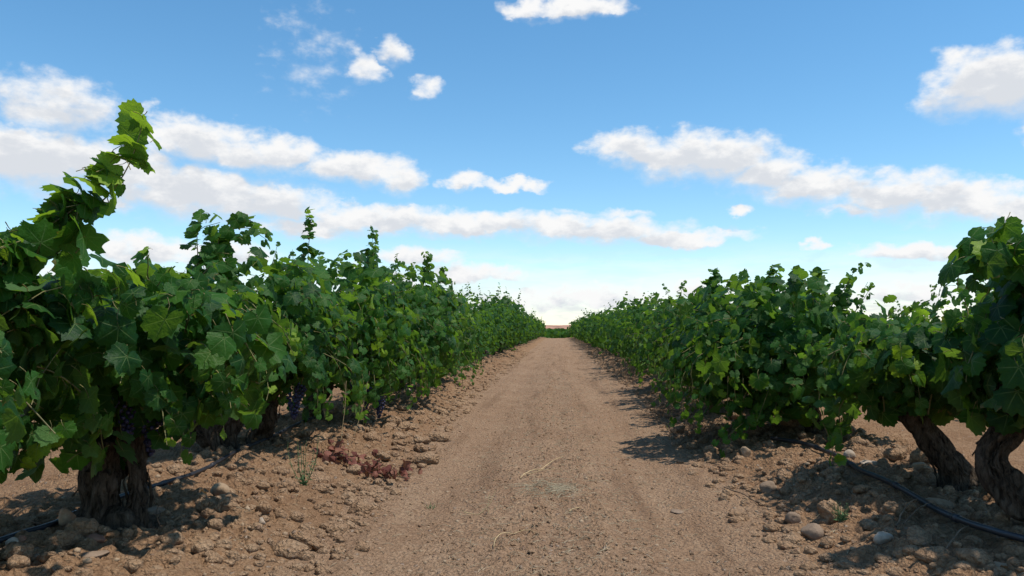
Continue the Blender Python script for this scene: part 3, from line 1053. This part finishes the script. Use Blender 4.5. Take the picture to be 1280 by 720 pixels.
near_vine('grapevine', 'low grapevine on a leaning trunk, one long bright shoot trailing down to the soil', (1.88, 3.98),
          [([(.05, 0, -.08), (.02, -.01, .07), (-.07, -.02, .20), (-.17, -.03, .33), (-.25, -.04, .42)], [.115, .072, .054, .05, .065]),
           ([(.08, .02, -.04), (.2, .0, .0), (.3, -.02, -.05)], [.05, .035, .02]),
           ([(-.22, -.04, .38), (-.28, -.14, .48), (-.3, -.2, .56)], [.05, .035, .025]), ([(-.22, -.04, .38), (-.14, .06, .5), (-.08, .12, .6)], [.05, .035, .025])],
          (-.22, -.03, .42), dict(cz=.62, rx=.48, ry=.70, rup=.20, rdn=.24, n=46, lean=(-.10, 0)), seed=22, n_obj=290,
          extra=[dict(pts=[(1.65, 3.9, .5), (1.45, 4.0, .60), (1.32, 4.05, .58), (1.30, 4.1, .45), (1.36, 4.12, .30), (1.38, 4.12, .17)], size=.056, gap=.032, taper=.2, bright=.12, free=True),
                 dict(pts=[(1.65, 4.0, .5), (1.5, 4.1, .55), (1.42, 4.15, .45), (1.45, 4.2, .28)], size=.055, gap=.04, bright=.08),
                 dict(pts=[(1.75, 3.9, .6), (1.6, 3.7, .78), (1.52, 3.6, .74), (1.5, 3.5, .62)], size=.075, gap=.035, bright=.42, young=.4),
                 dict(pts=[(1.8, 3.9, .6), (1.72, 3.6, .75), (1.7, 3.5, .62)], size=.078, gap=.04, bright=.18)], strips=130)
near_vine('grapevine', 'wide sprawling grapevine whose dark leaves spread to the ground over the end of the hose', (1.86, 6.0), simple_stems(R_, .38, .06), (0, 0, .38),
          dict(cz=.62, rx=.82, ry=.95, rup=.58, rdn=.62, n=72, lean=(-.24, -.08), low_bias=.40), seed=23, drape=30, n_obj=295, fill=900,
          extra=[dict(pts=[(1.9, 5.7, 1.0), (1.98, 5.6, 1.15), (2.03, 5.6, 1.24), (2.1, 5.6, 1.29)], size=.055, gap=.038, bright=.05),
                 dict(pts=[(1.6, 6.2, 1.0), (1.62, 6.1, 1.2), (1.66, 6.1, 1.31)], size=.085, gap=.024),
                 dict(pts=[(1.4, 5.8, .5), (1.1, 5.7, .45), (.95, 5.7, .33), (.88, 5.7, .22)], size=.065, gap=.035, bright=.06),
                 dict(pts=[(1.5, 5.7, .4), (1.3, 5.4, .3), (1.1, 5.3, .16), (1.05, 5.25, .10)], size=.07, gap=.04),
                 dict(pts=[(1.4, 5.7, .8), (1.15, 5.6, .85), (1.06, 5.55, .72)], size=.065, gap=.04, bright=.22)], strips=10)
near_vine('grapevine', 'grapevine with a leafy double peak between the sprawling vine and its spired neighbour', (1.92, 7.6), simple_stems(R_, .4, .055), (0, 0, .4),
          dict(cz=.66, rx=.82, ry=.92, rup=.58, rdn=.62, n=62, lean=(-.12, 0), low_bias=.35), seed=24, drape=18, n_obj=270,
          extra=[dict(pts=[(1.9, 7.5, 1.1), (1.95, 7.4, 1.28), (1.98, 7.4, 1.38)], size=.085, gap=.024),
                 dict(pts=[(2.05, 7.5, 1.0), (2.15, 7.4, 1.2), (2.2, 7.4, 1.28)], size=.065, gap=.035)], strips=0)
near_vine('grapevine', 'grapevine with one broad leafy spire rising well above the sprawling row', (1.88, 9.3), simple_stems(R_, .4, .055), (0, 0, .4),
          dict(cz=.68, rx=.82, ry=.92, rup=.58, rdn=.62, n=60, lean=(-.12, 0), low_bias=.35), seed=25, drape=16, n_obj=230,
          extra=[dict(pts=[(1.8, 9.3, 1.1), (1.79, 9.3, 1.3), (1.80, 9.3, 1.44), (1.80, 9.3, 1.52)], size=.095, gap=.022),
                 dict(pts=[(1.85, 9.2, 1.0), (1.84, 9.2, 1.25), (1.83, 9.2, 1.40)], size=.075, gap=.03)], strips=0)
near_vine('grapevine', 'rounded grapevine bordered by dry brown brush at the track edge', (1.86, 11.0), simple_stems(R_, .4, .055), (0, 0, .4),
          dict(cz=.68, rx=.82, ry=.95, rup=.56, rdn=.62, n=58, lean=(-.12, 0), low_bias=.35), seed=26, drape=14, n_obj=200,
          extra=[dict(pts=[(1.75, 11.4, 1.2), (1.75, 11.4, 1.4), (1.8, 11.4, 1.5)], size=.065, gap=.04)], strips=0)

# ---- vines further along the rows: a few kinds, copied
def far_kind(seed, cz, rx, ry, rup, rdn, n, low, tpl, smax, spacing):
    rng = np.random.default_rng(seed)
    st = simple_stems(rng, .4, .055)
    tm = build_trunk(seed, st, 10)
    paths = crown_shoots(rng, (0, 0, .4), cz, rx, ry, rup, rdn, n, low_bias=low, rough=.2)
    # some stray shoots over the top
    for k in range(2):
        a = rng.uniform(-.5, .5); b = rng.uniform(-.5, .5)
        paths.append(bez(np.array([a * .5, b * .5, cz]), np.array([a, b, cz + rup * .8]), np.array([a + rng.normal(0, .1), b + rng.normal(0, .1), cz + rup * rng.uniform(1.05, 1.35)])))
    L = []
    for p in paths:
        L += shoot_leaves(rng, p, np.array([0, 0, cz]), smax, spacing)
    L += fill_leaves(rng, cz, rx, ry, rup, rdn, 330, smax, seed=seed)
    L = clump_tint(L, seed, .7)
    fm = merged_leaves('foliage', L, tpl, M['leaf'])
    return tm, fm


KINDS_TALL = [far_kind(50 + i, .88, .76, .98, .66, .74, 44, .2, MID, .08, .07) for i in range(3)]
KINDS_LOW = [far_kind(60 + i, .70, .80, .98, .60, .60, 44, .25, MID, .08, .07) for i in range(3)]
FAR_TALL = [far_kind(70 + i, .88, .78, 1.0, .66, .76, 34, .2, LOW, .095, .085) for i in range(3)]
FAR_LOW = [far_kind(80 + i, .70, .82, 1.0, .60, .62, 34, .25, LOW, .095, .085) for i in range(3)]


def far_vine(kind, x, y, label, group, rng, scale=1.0):
    tm, fm = kind
    root = link('grapevine', None, None, (x, y, hz(x, y) - .03))
    root.rotation_euler[2] = rng.choice([0, math.pi]) + rng.normal(0, .25)
    s = scale * rng.uniform(.80, 1.14)
    root.scale = (s, s, s * rng.uniform(.92, 1.12))
    tag(root, label, 'grapevine', group)
    link('trunk', tm, root)
    link('foliage', fm, root, kind='stuff')


rg = np.random.default_rng(77)
LBL_L = 'grapevine further down the taller row, on the bank with the red withered leaves'
LBL_R = 'grapevine further down the lower row, past the dry brown brush'
y = 12.9; k = 0
while y < 78:
    far_vine((KINDS_TALL if y < 24 else FAR_TALL)[k % 3], -1.92 + rg.normal(0, .05), y, LBL_L, 'vines further down the taller row', rg, 1.02)
    far_vine((KINDS_LOW if y < 24 else FAR_LOW)[k % 3], 1.88 + rg.normal(0, .05), y - .25, LBL_R, 'vines further down the lower row', rg, 1.05)
    y += 1.62; k += 1
# next row to the right, its tops showing over the first
y = 4.6; k = 0
while y < 19:
    far_vine(KINDS_LOW[k % 3], 4.75 + rg.normal(0, .06), y, 'grapevine of the next row, showing behind the vines along the hose', 'vines of the row behind the hose', rg)
    y += 1.6; k += 1
# next row to the left, behind the tall one
y = 6.2; k = 0
while y < 15:
    far_vine(KINDS_LOW[k % 3], -4.85 + rg.normal(0, .06), y, 'grapevine of the next row, glimpsed behind the taller row', 'vines of the row behind the taller row', rg)
    y += 1.6; k += 1


def far_mass():
    """vineyard beyond the end of the track: too far to tell the plants apart"""
    rng = np.random.default_rng(9)
    L = []
    for y in list(np.arange(80, 130, 4.0)) + list(np.arange(130, 420, 16.0)):
        step = .22 + y * .0022
        hw = 10 + y * .12
        for x in np.arange(-hw, hw, step):
            for q in range(4):
                p = np.array([x + rng.normal(0, .2), y + rng.normal(0, .7), rng.uniform(.1, .72) + .15 * math.sin(x * 1.7 + y)])
                L.append((p, leaf_frame(rng, np.array([0, -1, .2])), .28 + y * .0009, float(np.clip(rng.beta(2, 3) * .7, 0, 1))))
    o = link('distant_vineyard', merged_leaves('distant_vineyard', L, LOW, M['leaf']), kind='stuff')
    tag(o, 'dark green vineyard closing off the far end of the track', 'vineyard')


far_mass()

# ------------------------------------------------------------------ stones, clods, hose, litter on the soil
STONES = [  # x, y, width, height, material, form, label
    (-1.537, 3.603, 0.108, 0.069, 'st_buff', 'smooth', 'smooth rounded buff stone below the pair of knobbly trunks'),
    (-1.798, 2.869, 0.063, 0.066, 'st_orange', 'block', 'orange-brown stone leaning against the white pebble near the split stump'),
    (-1.870, 2.887, 0.043, 0.038, 'st_white', 'smooth', 'small white pebble touching the orange-brown stone near the split stump'),
    (-1.827, 2.623, 0.047, 0.034, 'st_white', 'smooth', 'small pale pinkish stone lying at the hose beside the tiny red pebble'),
    (-1.605, 2.728, 0.071, 0.041, 'st_red', 'block', 'dull red stone at the foot of the split stump'),
    (-1.678, 3.263, 0.105, 0.039, 'st_grey', 'slab', 'flat grey-brown slab beside the split stump'),
    (-1.525, 2.604, 0.099, 0.026, 'st_grey', 'slab', 'long flat tan slab in front of the dull red stone'),
    (-1.210, 3.249, 0.039, 0.039, 'st_white', 'block', 'small pale stone on the loose soil between withered leaves and split stump'),
    (-1.801, 2.633, 0.026, 0.021, 'st_red', 'smooth', 'tiny red pebble next to the pale pinkish stone on the hose'),
    (1.657, 3.642, 0.131, 0.047, 'st_buff', 'smooth', 'oblong pale stone at the foot of the leaning trunk'),
    (1.206, 3.084, 0.080, 0.043, 'st_white', 'block', 'angular pale stone between the hose and the small green weed'),
    (1.011, 3.298, 0.092, 0.063, 'st_grey', 'smooth', 'round brown stone near the small green weed'),
    (1.012, 3.575, 0.086, 0.057, 'st_grey', 'block', 'squarish tan stone behind the round brown stone'),
    (1.172, 5.126, 0.067, 0.077, 'st_buff', 'block', 'upright pale block of stone by the end of the hose'),
    (1.720, 4.551, 0.137, 0.027, 'st_white', 'slab', 'long thin white stone lying by the trailing shoot'),
    (1.656, 4.697, 0.066, 0.052, 'st_white', 'smooth', 'small white stone at the tip of the trailing shoot'),
    (1.920, 4.712, 0.142, 0.066, 'st_grey', 'block', 'broad brown stone behind the trailing shoot'),
    (1.885, 4.330, 0.078, 0.043, 'st_buff', 'smooth', 'pale rounded stone between the trailing shoot and the leaning trunk'),
    (1.445, 2.714, 0.120, 0.038, 'st_buff', 'slab', 'flat buff stone lying close under the hose'),
    (0.565, 3.925, 0.085, 0.016, 'st_grey', 'slab', 'flat grey stone pressed into the bare track'),
    (1.071, 4.199, 0.109, 0.063, 'st_grey', 'block', 'tan lump of stone between the track edge and the hose'),
    (-1.742, 9.278, 0.130, 0.074, 'st_white', 'smooth', 'white pebble on the bank before the bushy vine reaching the soil'),
    (1.183, 3.630, 0.044, 0.036, 'st_orange', 'smooth', 'small pinkish pebble beside the small green weed'),
]
HOSE_R = [(1.436, 5.512), (1.557, 5.211), (1.588, 4.720), (1.563, 4.401), (1.529, 4.143), (1.534, 3.863), (1.533, 3.531), (1.510, 3.146), (1.516, 2.935), (1.552, 2.806), (1.605, 2.642)]
HOSE_L = [(-1.892, 2.507), (-1.875, 2.631), (-1.864, 2.736), (-1.846, 2.851), (-1.872, 3.131), (-1.842, 3.460), (-1.822, 3.695), (-1.848, 4.175), (-1.944, 5.436), (-1.990, 6.646)]
RED = [(-1.403, 4.827), (-1.273, 4.748), (-1.128, 4.645), (-0.983, 4.521), (-0.842, 4.454)]
WEED_TALL = (-1.303, 4.084)
WEED_SMALL = (1.166, 3.412)
STALKS = [(-1.425, 5.174), (-1.424, 5.536)]
BRUSH = [(1.281, 13.958), (1.066, 6.375), (1.153, 5.683), (1.069, 7.897), (-1.269, 22.275)]
S_FORK = [(-0.367, 3.720), (-0.363, 4.280)]
S_CURVE = [(-0.251, 3.151), (-0.189, 3.326), (-0.099, 3.383)]
S_LONG = [(-0.215, 4.564), (-0.084, 4.829), (0.045, 5.382)]
S_BIT = [(0.053, 3.777), (0.107, 3.847)]
TANGLE = [(-0.032, 4.257)]
TWIG_A = [(1.299, 3.203), (1.501, 3.472)]
TWIG_B = [(1.285, 2.791), (1.418, 2.929), (1.541, 3.103)]
TWIG_C = [(0.883, 4.362), (0.976, 3.902)]
TWIG_D = [(-1.452, 6.231), (-1.473, 6.761)]


def rock_arrays(seed, form, base):
    """unit rock: worn pebble, broken block or slab"""
    rg_ = np.random.default_rng(seed)
    V = base[0].copy()
    if form != 'clod':
        for _ in range(5 if form == 'smooth' else 10):                       # knock flats off it
            n = unit(rg_.normal(0, 1, 3)); d = rg_.uniform(.55, .82) + (.1 if form == 'smooth' else 0)
            k = V @ n
            V = V - np.outer(np.maximum(0, k - d), n)
    amp = {'smooth': .12, 'clod': .42}.get(form, .20)
    fq = 2.6 if form == 'clod' else 1.7
    q = fbm(V[:, 0] * fq + seed + V[:, 2], V[:, 1] * fq + V[:, 2] * 2.1, 4, seed)
    V = V * (1 + amp * 2 * q)[:, None]
    return V, base[1]


for k, (x, y, wd, ht, mat, form, lab) in enumerate(STONES):
    V, F = rock_arrays(500 + k, form, ICO3)
    rg_ = np.random.default_rng(900 + k)
    V = V * np.array([wd * .5, wd * rg_.uniform(.34, .46), ht * .62])
    a = rg_.uniform(-.5, .5)
    V = V @ np.array([[math.cos(a), -math.sin(a), 0], [math.sin(a), math.cos(a), 0], [0, 0, 1]]).T
    me = raw_mesh('stone', V, F, [M[mat]], smooth=True)
    o = link('stone', me, None, (x, y, hz(x, y) + ht * .26))
    tag(o, lab, 'stone')

M['clod'] = soil_material('dry_clod', (.325, .197, .113, 1), (.385, .25, .15, 1), (.46, .32, .205, 1), .7)
CLOD_ARR = [rock_arrays(700 + k, 'clod', ICO2) for k in range(10)]
CLOD_BIG = [rock_arrays(700 + k, 'clod', ICO3) for k in range(10)]
CLOD_MESH = [raw_mesh('clod', V * np.array([1, .85, .7]), F, [M['clod']], smooth=bool(k % 3)) for k, (V, F) in enumerate(CLOD_BIG)]
rg_ = np.random.default_rng(31)


KEEP = np.array([(a, b) for a, b in spline([(p[0], p[1], 0) for p in HOSE_R], .04)[:, :2]] + [(a, b) for a, b in spline([(p[0], p[1], 0) for p in HOSE_L], .04)[:, :2]]
                + [(t[0], t[1]) for t in STONES] + list(RED) + [WEED_TALL, WEED_SMALL])


def free_spot(x, y, gap):
    return np.array([np.min((KEEP[:, 0] - a) ** 2 + (KEEP[:, 1] - b) ** 2) > gap * gap for a, b in zip(x, y)])


def bank_points(n, ylo, yhi, wlo=-.02, whi=1.0):
    """spots on the loose soil, thick along the track edge"""
    y = ylo * (yhi / ylo) ** rg_.random(n)
    side = np.where(rg_.random(n) < .5, -1, 1)
    x = side * (edge_x(y) + wlo + (whi - wlo) * rg_.random(n) ** 1.5 + .05 * rg_.normal(0, 1, n))
    return x, y


cx, cy = bank_points(700, 2.5, 9.0)
ok = np.where(free_spot(cx, cy, .085))[0][:300]
cx, cy = cx[ok], cy[ok]
cz_ = H(cx, cy)
for k in range(300):
    s_ = (.016 + .050 * rg_.random() ** 2) * (1 + .25 * (cy[k] > 5))
    o = bpy.data.objects.new('clod', CLOD_MESH[k % 10])
    C.objects.link(o)
    o.parent = ground
    o.location = (cx[k], cy[k], cz_[k] + s_ * .14)
    o.rotation_euler = (rg_.normal(0, .35), rg_.normal(0, .35), rg_.uniform(0, 6.28))
    o.scale = (s_ * rg_.uniform(.8, 1.3), s_, s_ * rg_.uniform(.7, 1.0))


def scatter(name, parent, arrs, x, y, size, mat, sink=.2):
    ok = free_spot(x, y, .035)
    x, y, size = x[ok], y[ok], size[ok]
    z = H(x, y)
    mb = MB()
    gid = rg_.integers(0, len(arrs), len(x))
    for gi, (V, F) in enumerate(arrs):
        idx = np.where(gid == gi)[0]
        if len(idx) == 0: continue
        a = rg_.uniform(0, 6.28, len(idx)); ca, sa = np.cos(a), np.sin(a)
        s_ = size[idx]
        sq = rg_.uniform(.55, .9, len(idx))
        X = (V[None, :, 0] * ca[:, None] - V[None, :, 1] * sa[:, None]) * s_[:, None] + x[idx][:, None]
        Y = (V[None, :, 0] * sa[:, None] + V[None, :, 1] * ca[:, None]) * .85 * s_[:, None] + y[idx][:, None]
        Z = V[None, :, 2] * (s_ * sq)[:, None] + (z[idx] + s_ * sink)[:, None]
        P = np.stack([X, Y, Z], 2).reshape(-1, 3)
        FF = (F[None] + (np.arange(len(idx)) * len(V))[:, None, None]).reshape(-1, 3)
        mb.add(P, FF, 0)
    return link(name, mb.mesh(name, [mat]), parent, kind='stuff')


SMALL = [rock_arrays(800 + k, 'block' if k % 2 else 'smooth', ICO1) for k in range(8)]
x, y = bank_points(5500, 2.3, 30.0, -.10, 1.15)
scatter('small_clods', ground, CLOD_ARR, x, y, (.005 + .026 * rg_.random(5500) ** 2.4) * (1 + y * .03), M['clod'], .08)
x, y = bank_points(1000, 2.3, 16.0, -.05, 1.15)
scatter('gravel', ground, SMALL, x, y, .004 + .014 * rg_.random(1000) ** 2.5, M['st_buff'], .1)
n = 9000
y = 2.3 * (26 / 2.3) ** (rg_.random(n) ** 1.5)
x = np.where(rg_.random(n) < .6, rg_.normal(0, .24, n), rg_.uniform(-1.0, 1.0, n)) * (edge_x(y) / .8)
scatter('crumbs', track, SMALL, x, y, (.0022 + .010 * rg_.random(n) ** 3), M['clod'], .05)
n = 1100
y = 2.3 * (16 / 2.3) ** rg_.random(n); x = rg_.uniform(-.95, .95, n)
scatter('pebbles', track, SMALL, x, y, (.003 + .011 * rg_.random(n) ** 3), M['st_buff'], .0)


def on_soil(pts, r, sag=0.0):
    P = spline([(a, b, 0) for a, b in pts], .03)
    z = H(P[:, 0], P[:, 1])
    # a stiff pipe bridges the small hollows
    k = 9
    zp = np.pad(z, k, mode='edge')
    zm = np.array([zp[i:i + 2 * k + 1].max() * .6 + zp[i:i + 2 * k + 1].mean() * .4 for i in range(len(z))])
    zm = np.convolve(np.pad(zm, 6, mode='edge'), np.ones(13) / 13, 'valid')
    P[:, 2] = zm + r * 1.0 - sag
    return P


def hose(pts, label, r=.0125, sag=0.0):
    P = on_soil(pts, r, sag)
    root = link('irrigation_hose', None, None, P[0])
    tag(root, label, 'hose')
    mb = MB(); mb.tube(P - P[0], r, 10, 0); link('pipe', mb.mesh('pipe', [M['hose']]), root)
    seg = np.concatenate([[0], np.cumsum(np.linalg.norm(np.diff(P, axis=0), axis=1))])
    for d in np.arange(.5, seg[-1] - .1, .62):            # drip emitters
        i = int(np.searchsorted(seg, d))
        T = unit(P[min(i + 1, len(P) - 1)] - P[i])
        mb = MB(); mb.tube([P[i] - T * .022, P[i] - T * .018, P[i] + T * .018, P[i] + T * .022], [r, r * 1.28, r * 1.28, r], 10, 0)
        e = link('emitter', mb.mesh('emitter', [M['hose']]), root); e.location = -P[0]
    return root


hose(HOSE_R, 'long black irrigation hose lying on the stones past the leaning trunk', .0125, -.010)
hose(HOSE_L, 'thin black irrigation hose half buried behind the split stump', .010, .003)


def strand(mb, p0, p1, bow, r, m=0, n=8, sides=4, rgen=rg_):
    p0, p1 = np.array(p0, float), np.array(p1, float)
    t = np.linspace(0, 1, n)[:, None]
    P = p0 + (p1 - p0) * t + np.sin(t * math.pi) * np.array(bow) + rgen.normal(0, .0015, (n, 3))
    mb.tube(P, np.linspace(r, r * .5, n), sides, m, False)


def thing_mesh(name, mb, mats, label, cat, at, group=None):
    o = link(name, mb.mesh(name, mats), None, at)
    return tag(o, label, cat, group)


def on(p, z=0):
    return (p[0], p[1], hz(p[0], p[1]) + z)


# dry straw on the track
b = np.array(on(S_FORK[0], .004)); mb = MB()
strand(mb, (-.07, .03, .004), (0, 0, 0), (0, 0, -.0), .0028); strand(mb, (0, 0, .002), (.075, .06, .105), (.012, 0, -.01), .003); strand(mb, (.045, .02, .002), (.048, .06, .085), (-.006, 0, 0), .0022)
thing_mesh('dry_straw', mb, [M['straw']], 'forked piece of pale straw sticking up from the bare track', 'straw', b)
b = np.array(on(S_CURVE[0], .004)); mb = MB()
strand(mb, (0, 0, 0), (.07, .15, .015), (-.02, .02, .02), .0024); strand(mb, (.07, .15, .015), (.16, .22, .005), (0, .01, .01), .0018)
thing_mesh('dry_straw', mb, [M['straw']], 'single curved grey straw lying on the bare track', 'straw', b)
b = np.array(on(S_LONG[0], .004)); mb = MB()
strand(mb, (0, 0, 0), (.13, .25, .012), (-.02, 0, .012), .0035); strand(mb, (.10, .2, .006), (.25, .72, .016), (0, .0, .01), .0028); strand(mb, (.02, .1, .0), (.24, .25, .01), (0, .02, .01), .002)
thing_mesh('dry_straw', mb, [M['straw']], 'long broken straw stalks lying just beyond the grey straw tangle', 'straw', b)
b = np.array(on(S_BIT[0], .004)); mb = MB()
strand(mb, (0, 0, 0), (.055, .06, .006), (0, 0, .004), .004)
thing_mesh('dry_straw', mb, [M['straw']], 'short thick bit of straw on the track before the tangle', 'straw', b)
b = np.array(on(TANGLE[0], .0)); mb = MB()
for k in range(130):
    a = rg_.uniform(-.5, .5); c = rg_.normal(0, 1, 2) * (.085, .10); L = rg_.uniform(.04, .13)
    strand(mb, (c[0] - math.cos(a) * L / 2, c[1] - math.sin(a) * L / 2, rg_.uniform(.004, .012)), (c[0] + math.cos(a) * L / 2, c[1] + math.sin(a) * L / 2, rg_.uniform(.004, .02)), (0, rg_.normal(0, .01), rg_.uniform(0, .022)), .0014, n=5, sides=3)
M['grey_straw'] = plain('grey_straw', (.34, .285, .19), .85, .15, .4, 14, .1)
thing_mesh('straw_tangle', mb, [M['grey_straw']], 'flat tangle of thin grey dry grass in the middle of the track', 'straw', b)['kind'] = 'stuff'
mb = MB()
for k in range(2400):
    y = 2.4 * (16 / 2.4) ** rg_.random(); x = rg_.normal(.02, .28) if k % 3 else rg_.uniform(-1.5, 1.5)
    a = rg_.uniform(0, 6.28); L = rg_.uniform(.012, .055)
    z = hz(x, y)
    dx_, dy2 = math.cos(a) * L / 2, math.sin(a) * L / 2
    strand(mb, (x - dx_, y - dy2, hz(x - dx_, y - dy2) + .003), (x + dx_, y + dy2, hz(x + dx_, y + dy2) + .004), (0, 0, .003), .0009 + .0001 * y, n=4, sides=3)
o = link('straw_litter', mb.mesh('straw_litter', [M['grey_straw']]), None, kind='stuff')
tag(o, 'fine straw chaff scattered over the soil', 'straw')

# twigs and dry stalks
for pts, lab, z1, fork in ((TWIG_A, 'forked grey twig beside the hose near the angular pale stone', .05, 1), (TWIG_B, 'thin bent twig lying across the hose', .05, 0), (TWIG_C, 'straight grey twig along the track edge before the tan stone', .02, 0), (TWIG_D, 'pale twig poking from the bank behind the withered leaves', .10, 0)):
    b = np.array(on(pts[0], .006)); e = np.array(on(pts[-1], z1 * .5)) - b
    root = MB(); strand(root, (0, 0, 0), e, (0, 0, z1 * .5), .0042, n=10, sides=6)
    if fork: strand(root, e * .1 + (.02, 0, 0), e * .95 + (.03, -.05, .0), (.01, 0, .02), .0034, n=8, sides=5)
    thing_mesh('twig', root, [M['twig']], lab, 'twig', b)
for p, top, lab in ((STALKS[0], (.03, .05, .44), 'thin pale dry stalk standing closest to the withered red leaves'), (STALKS[1], (.10, .05, .46), 'leaning thin dry stalk between the withered leaves and the vine row')):
    mb = MB(); strand(mb, (0, 0, -.01), top, (.012, 0, 0), .0026, n=10, sides=5)
    for k in range(5):
        q = np.array(top) * (.5 + .1 * k); strand(mb, q, q + (rg_.normal(0, .02), 0, .035), (0, 0, 0), .0012, n=4, sides=3)
    thing_mesh('dry_stalk', mb, [M['straw']], lab, 'stalk', on(p))

# green weeds
def weed(at, h, n, spread, label, r=.0018, leaf=.022):
    root = link('weed', None, None, on(at)); tag(root, label, 'weed')
    for k in range(n):
        mb = MB(); a = 6.28 * k / n + rg_.uniform(0, .5); L = h * rg_.uniform(.55, 1.0)
        e = np.array([math.cos(a) * spread * rg_.uniform(.3, 1), math.sin(a) * spread * rg_.uniform(.3, 1), L])
        strand(mb, (0, 0, -.01), e, (e[0] * .3, e[1] * .3, 0), r, n=8, sides=4)
        for j in range(int(L / .009)):
            t = rg_.random() ** 1.4; q = e * t + np.array([e[0] * .3, e[1] * .3, 0]) * math.sin(t * math.pi)
            d = unit(rg_.normal(0, 1, 3) + np.array([0, 0, .7])); ll = leaf * (1.2 - t) * rg_.uniform(.5, 1)
            sd_ = unit(np.cross(d, rg_.normal(0, 1, 3))) * ll * .13
            mb.add([q, q + d * ll * .5 + sd_, q + d * ll, q + d * ll * .5 - sd_], [(0, 1, 2, 3)], 0)
        link('stem', mb.mesh('stem', [M['weed']]), root)


weed(WEED_TALL, .27, 9, .09, 'wispy tall green weed on the bank beside the withered red leaves', leaf=.03)
weed(WEED_SMALL, .085, 16, .05, 'small bushy green weed among the stones below the hose', .0014, .03)
weed((-.62, 3.9), .035, 8, .05, 'tiny flat weed at the edge of the bare track', .0012, .018)

# withered red vine shoot
b = np.array(on(RED[0], .02))
root = link('withered_shoot', None, None, b); tag(root, 'withered vine shoot with curled red leaves lying on the bank', 'dead shoot')
P = np.array([np.array(on(p, .03)) for p in RED]) - b
P = spline(P, .03)
mb = MB(); mb.tube(P, np.linspace(.005, .003, len(P)), 6, 0); link('stem', mb.mesh('stem', [M['twig']]), root)
for k in range(64):
    q = P[int(np.clip(rg_.normal(.22 if k % 2 else .74, .13), 0, .99) * len(P))] + rg_.normal(0, 1, 3) * (.04, .07, .016)
    R = leaf_frame(rg_, unit(rg_.normal(0, 1, 3) + np.array([0, -.4, .5])), .1, .7)
    o = bpy.data.objects.new('leaf', RED_MESH[k % 6][int(rg_.integers(3))]); C.objects.link(o); o.parent = root
    s_ = rg_.uniform(.026, .056)
    m = np.eye(4); m[:3, :3] = R @ np.diag([s_ * .7, s_, s_ * 2.2]); m[:3, 3] = q + np.array([0, 0, .02])
    o.matrix_basis = Matrix(m.tolist())


# dry brush at the track edge
def brush(at, wx, wy, h, n, label):
    mb = MB()
    for k in range(n):
        c = rg_.normal(0, 1, 2) * (wx, wy); a = rg_.uniform(0, 6.28); L = rg_.uniform(.08, .26)
        z = hz(at[0] + c[0], at[1] + c[1]) - hz(*at)
        strand(mb, (c[0], c[1], z - .01), (c[0] + math.cos(a) * L * .8, c[1] + math.sin(a) * L * .8, z + rg_.uniform(.0, h)), (0, 0, rg_.uniform(0, .05)), rg_.uniform(.0015, .003), n=5, sides=3)
    thing_mesh('dry_brush', mb, [M['twig']], label, 'brush', on(at))['kind'] = 'stuff'


brush(BRUSH[0], .14, .8, .22, 220, 'long heap of dry brown brush at the track edge by the rounded vine')
brush(BRUSH[1], .10, .25, .14, 110, 'low mat of dry twigs below the sprawling vine at the track edge')
brush(BRUSH[3], .10, .30, .14, 120, 'heap of dry brown twigs below the vine with the double peak')

# fallen leaves on the soil
FL = []
for k in range(150):
    y = 2.4 * (14 / 2.4) ** rg_.random(); sgn = -1 if rg_.random() < .55 else 1
    x = sgn * (edge_x(y) + .05 + 1.0 * rg_.random())
    R = leaf_frame(rg_, unit(np.array([rg_.normal(0, .3), rg_.normal(0, .3), 1.0])), .1, .3)
    FL.append((np.array([x, y, hz(x, y) + .012]), R, rg_.uniform(.012, .032), float(rg_.uniform(.2, 1))))
M['fallen_leaf'] = leaf_material('fallen_leaf', (.11, .055, .03, 1), (.20, .11, .055, 1), (.27, .16, .085, 1), (.25, .16, .10, 1), (.25, .17, .10, 1), .15, .75)
o = link('fallen_leaves', merged_leaves('fallen_leaves', FL, MID, M['fallen_leaf']), None, kind='stuff')
tag(o, 'small dry brown leaves fallen on the loose soil under the vines', 'leaves')
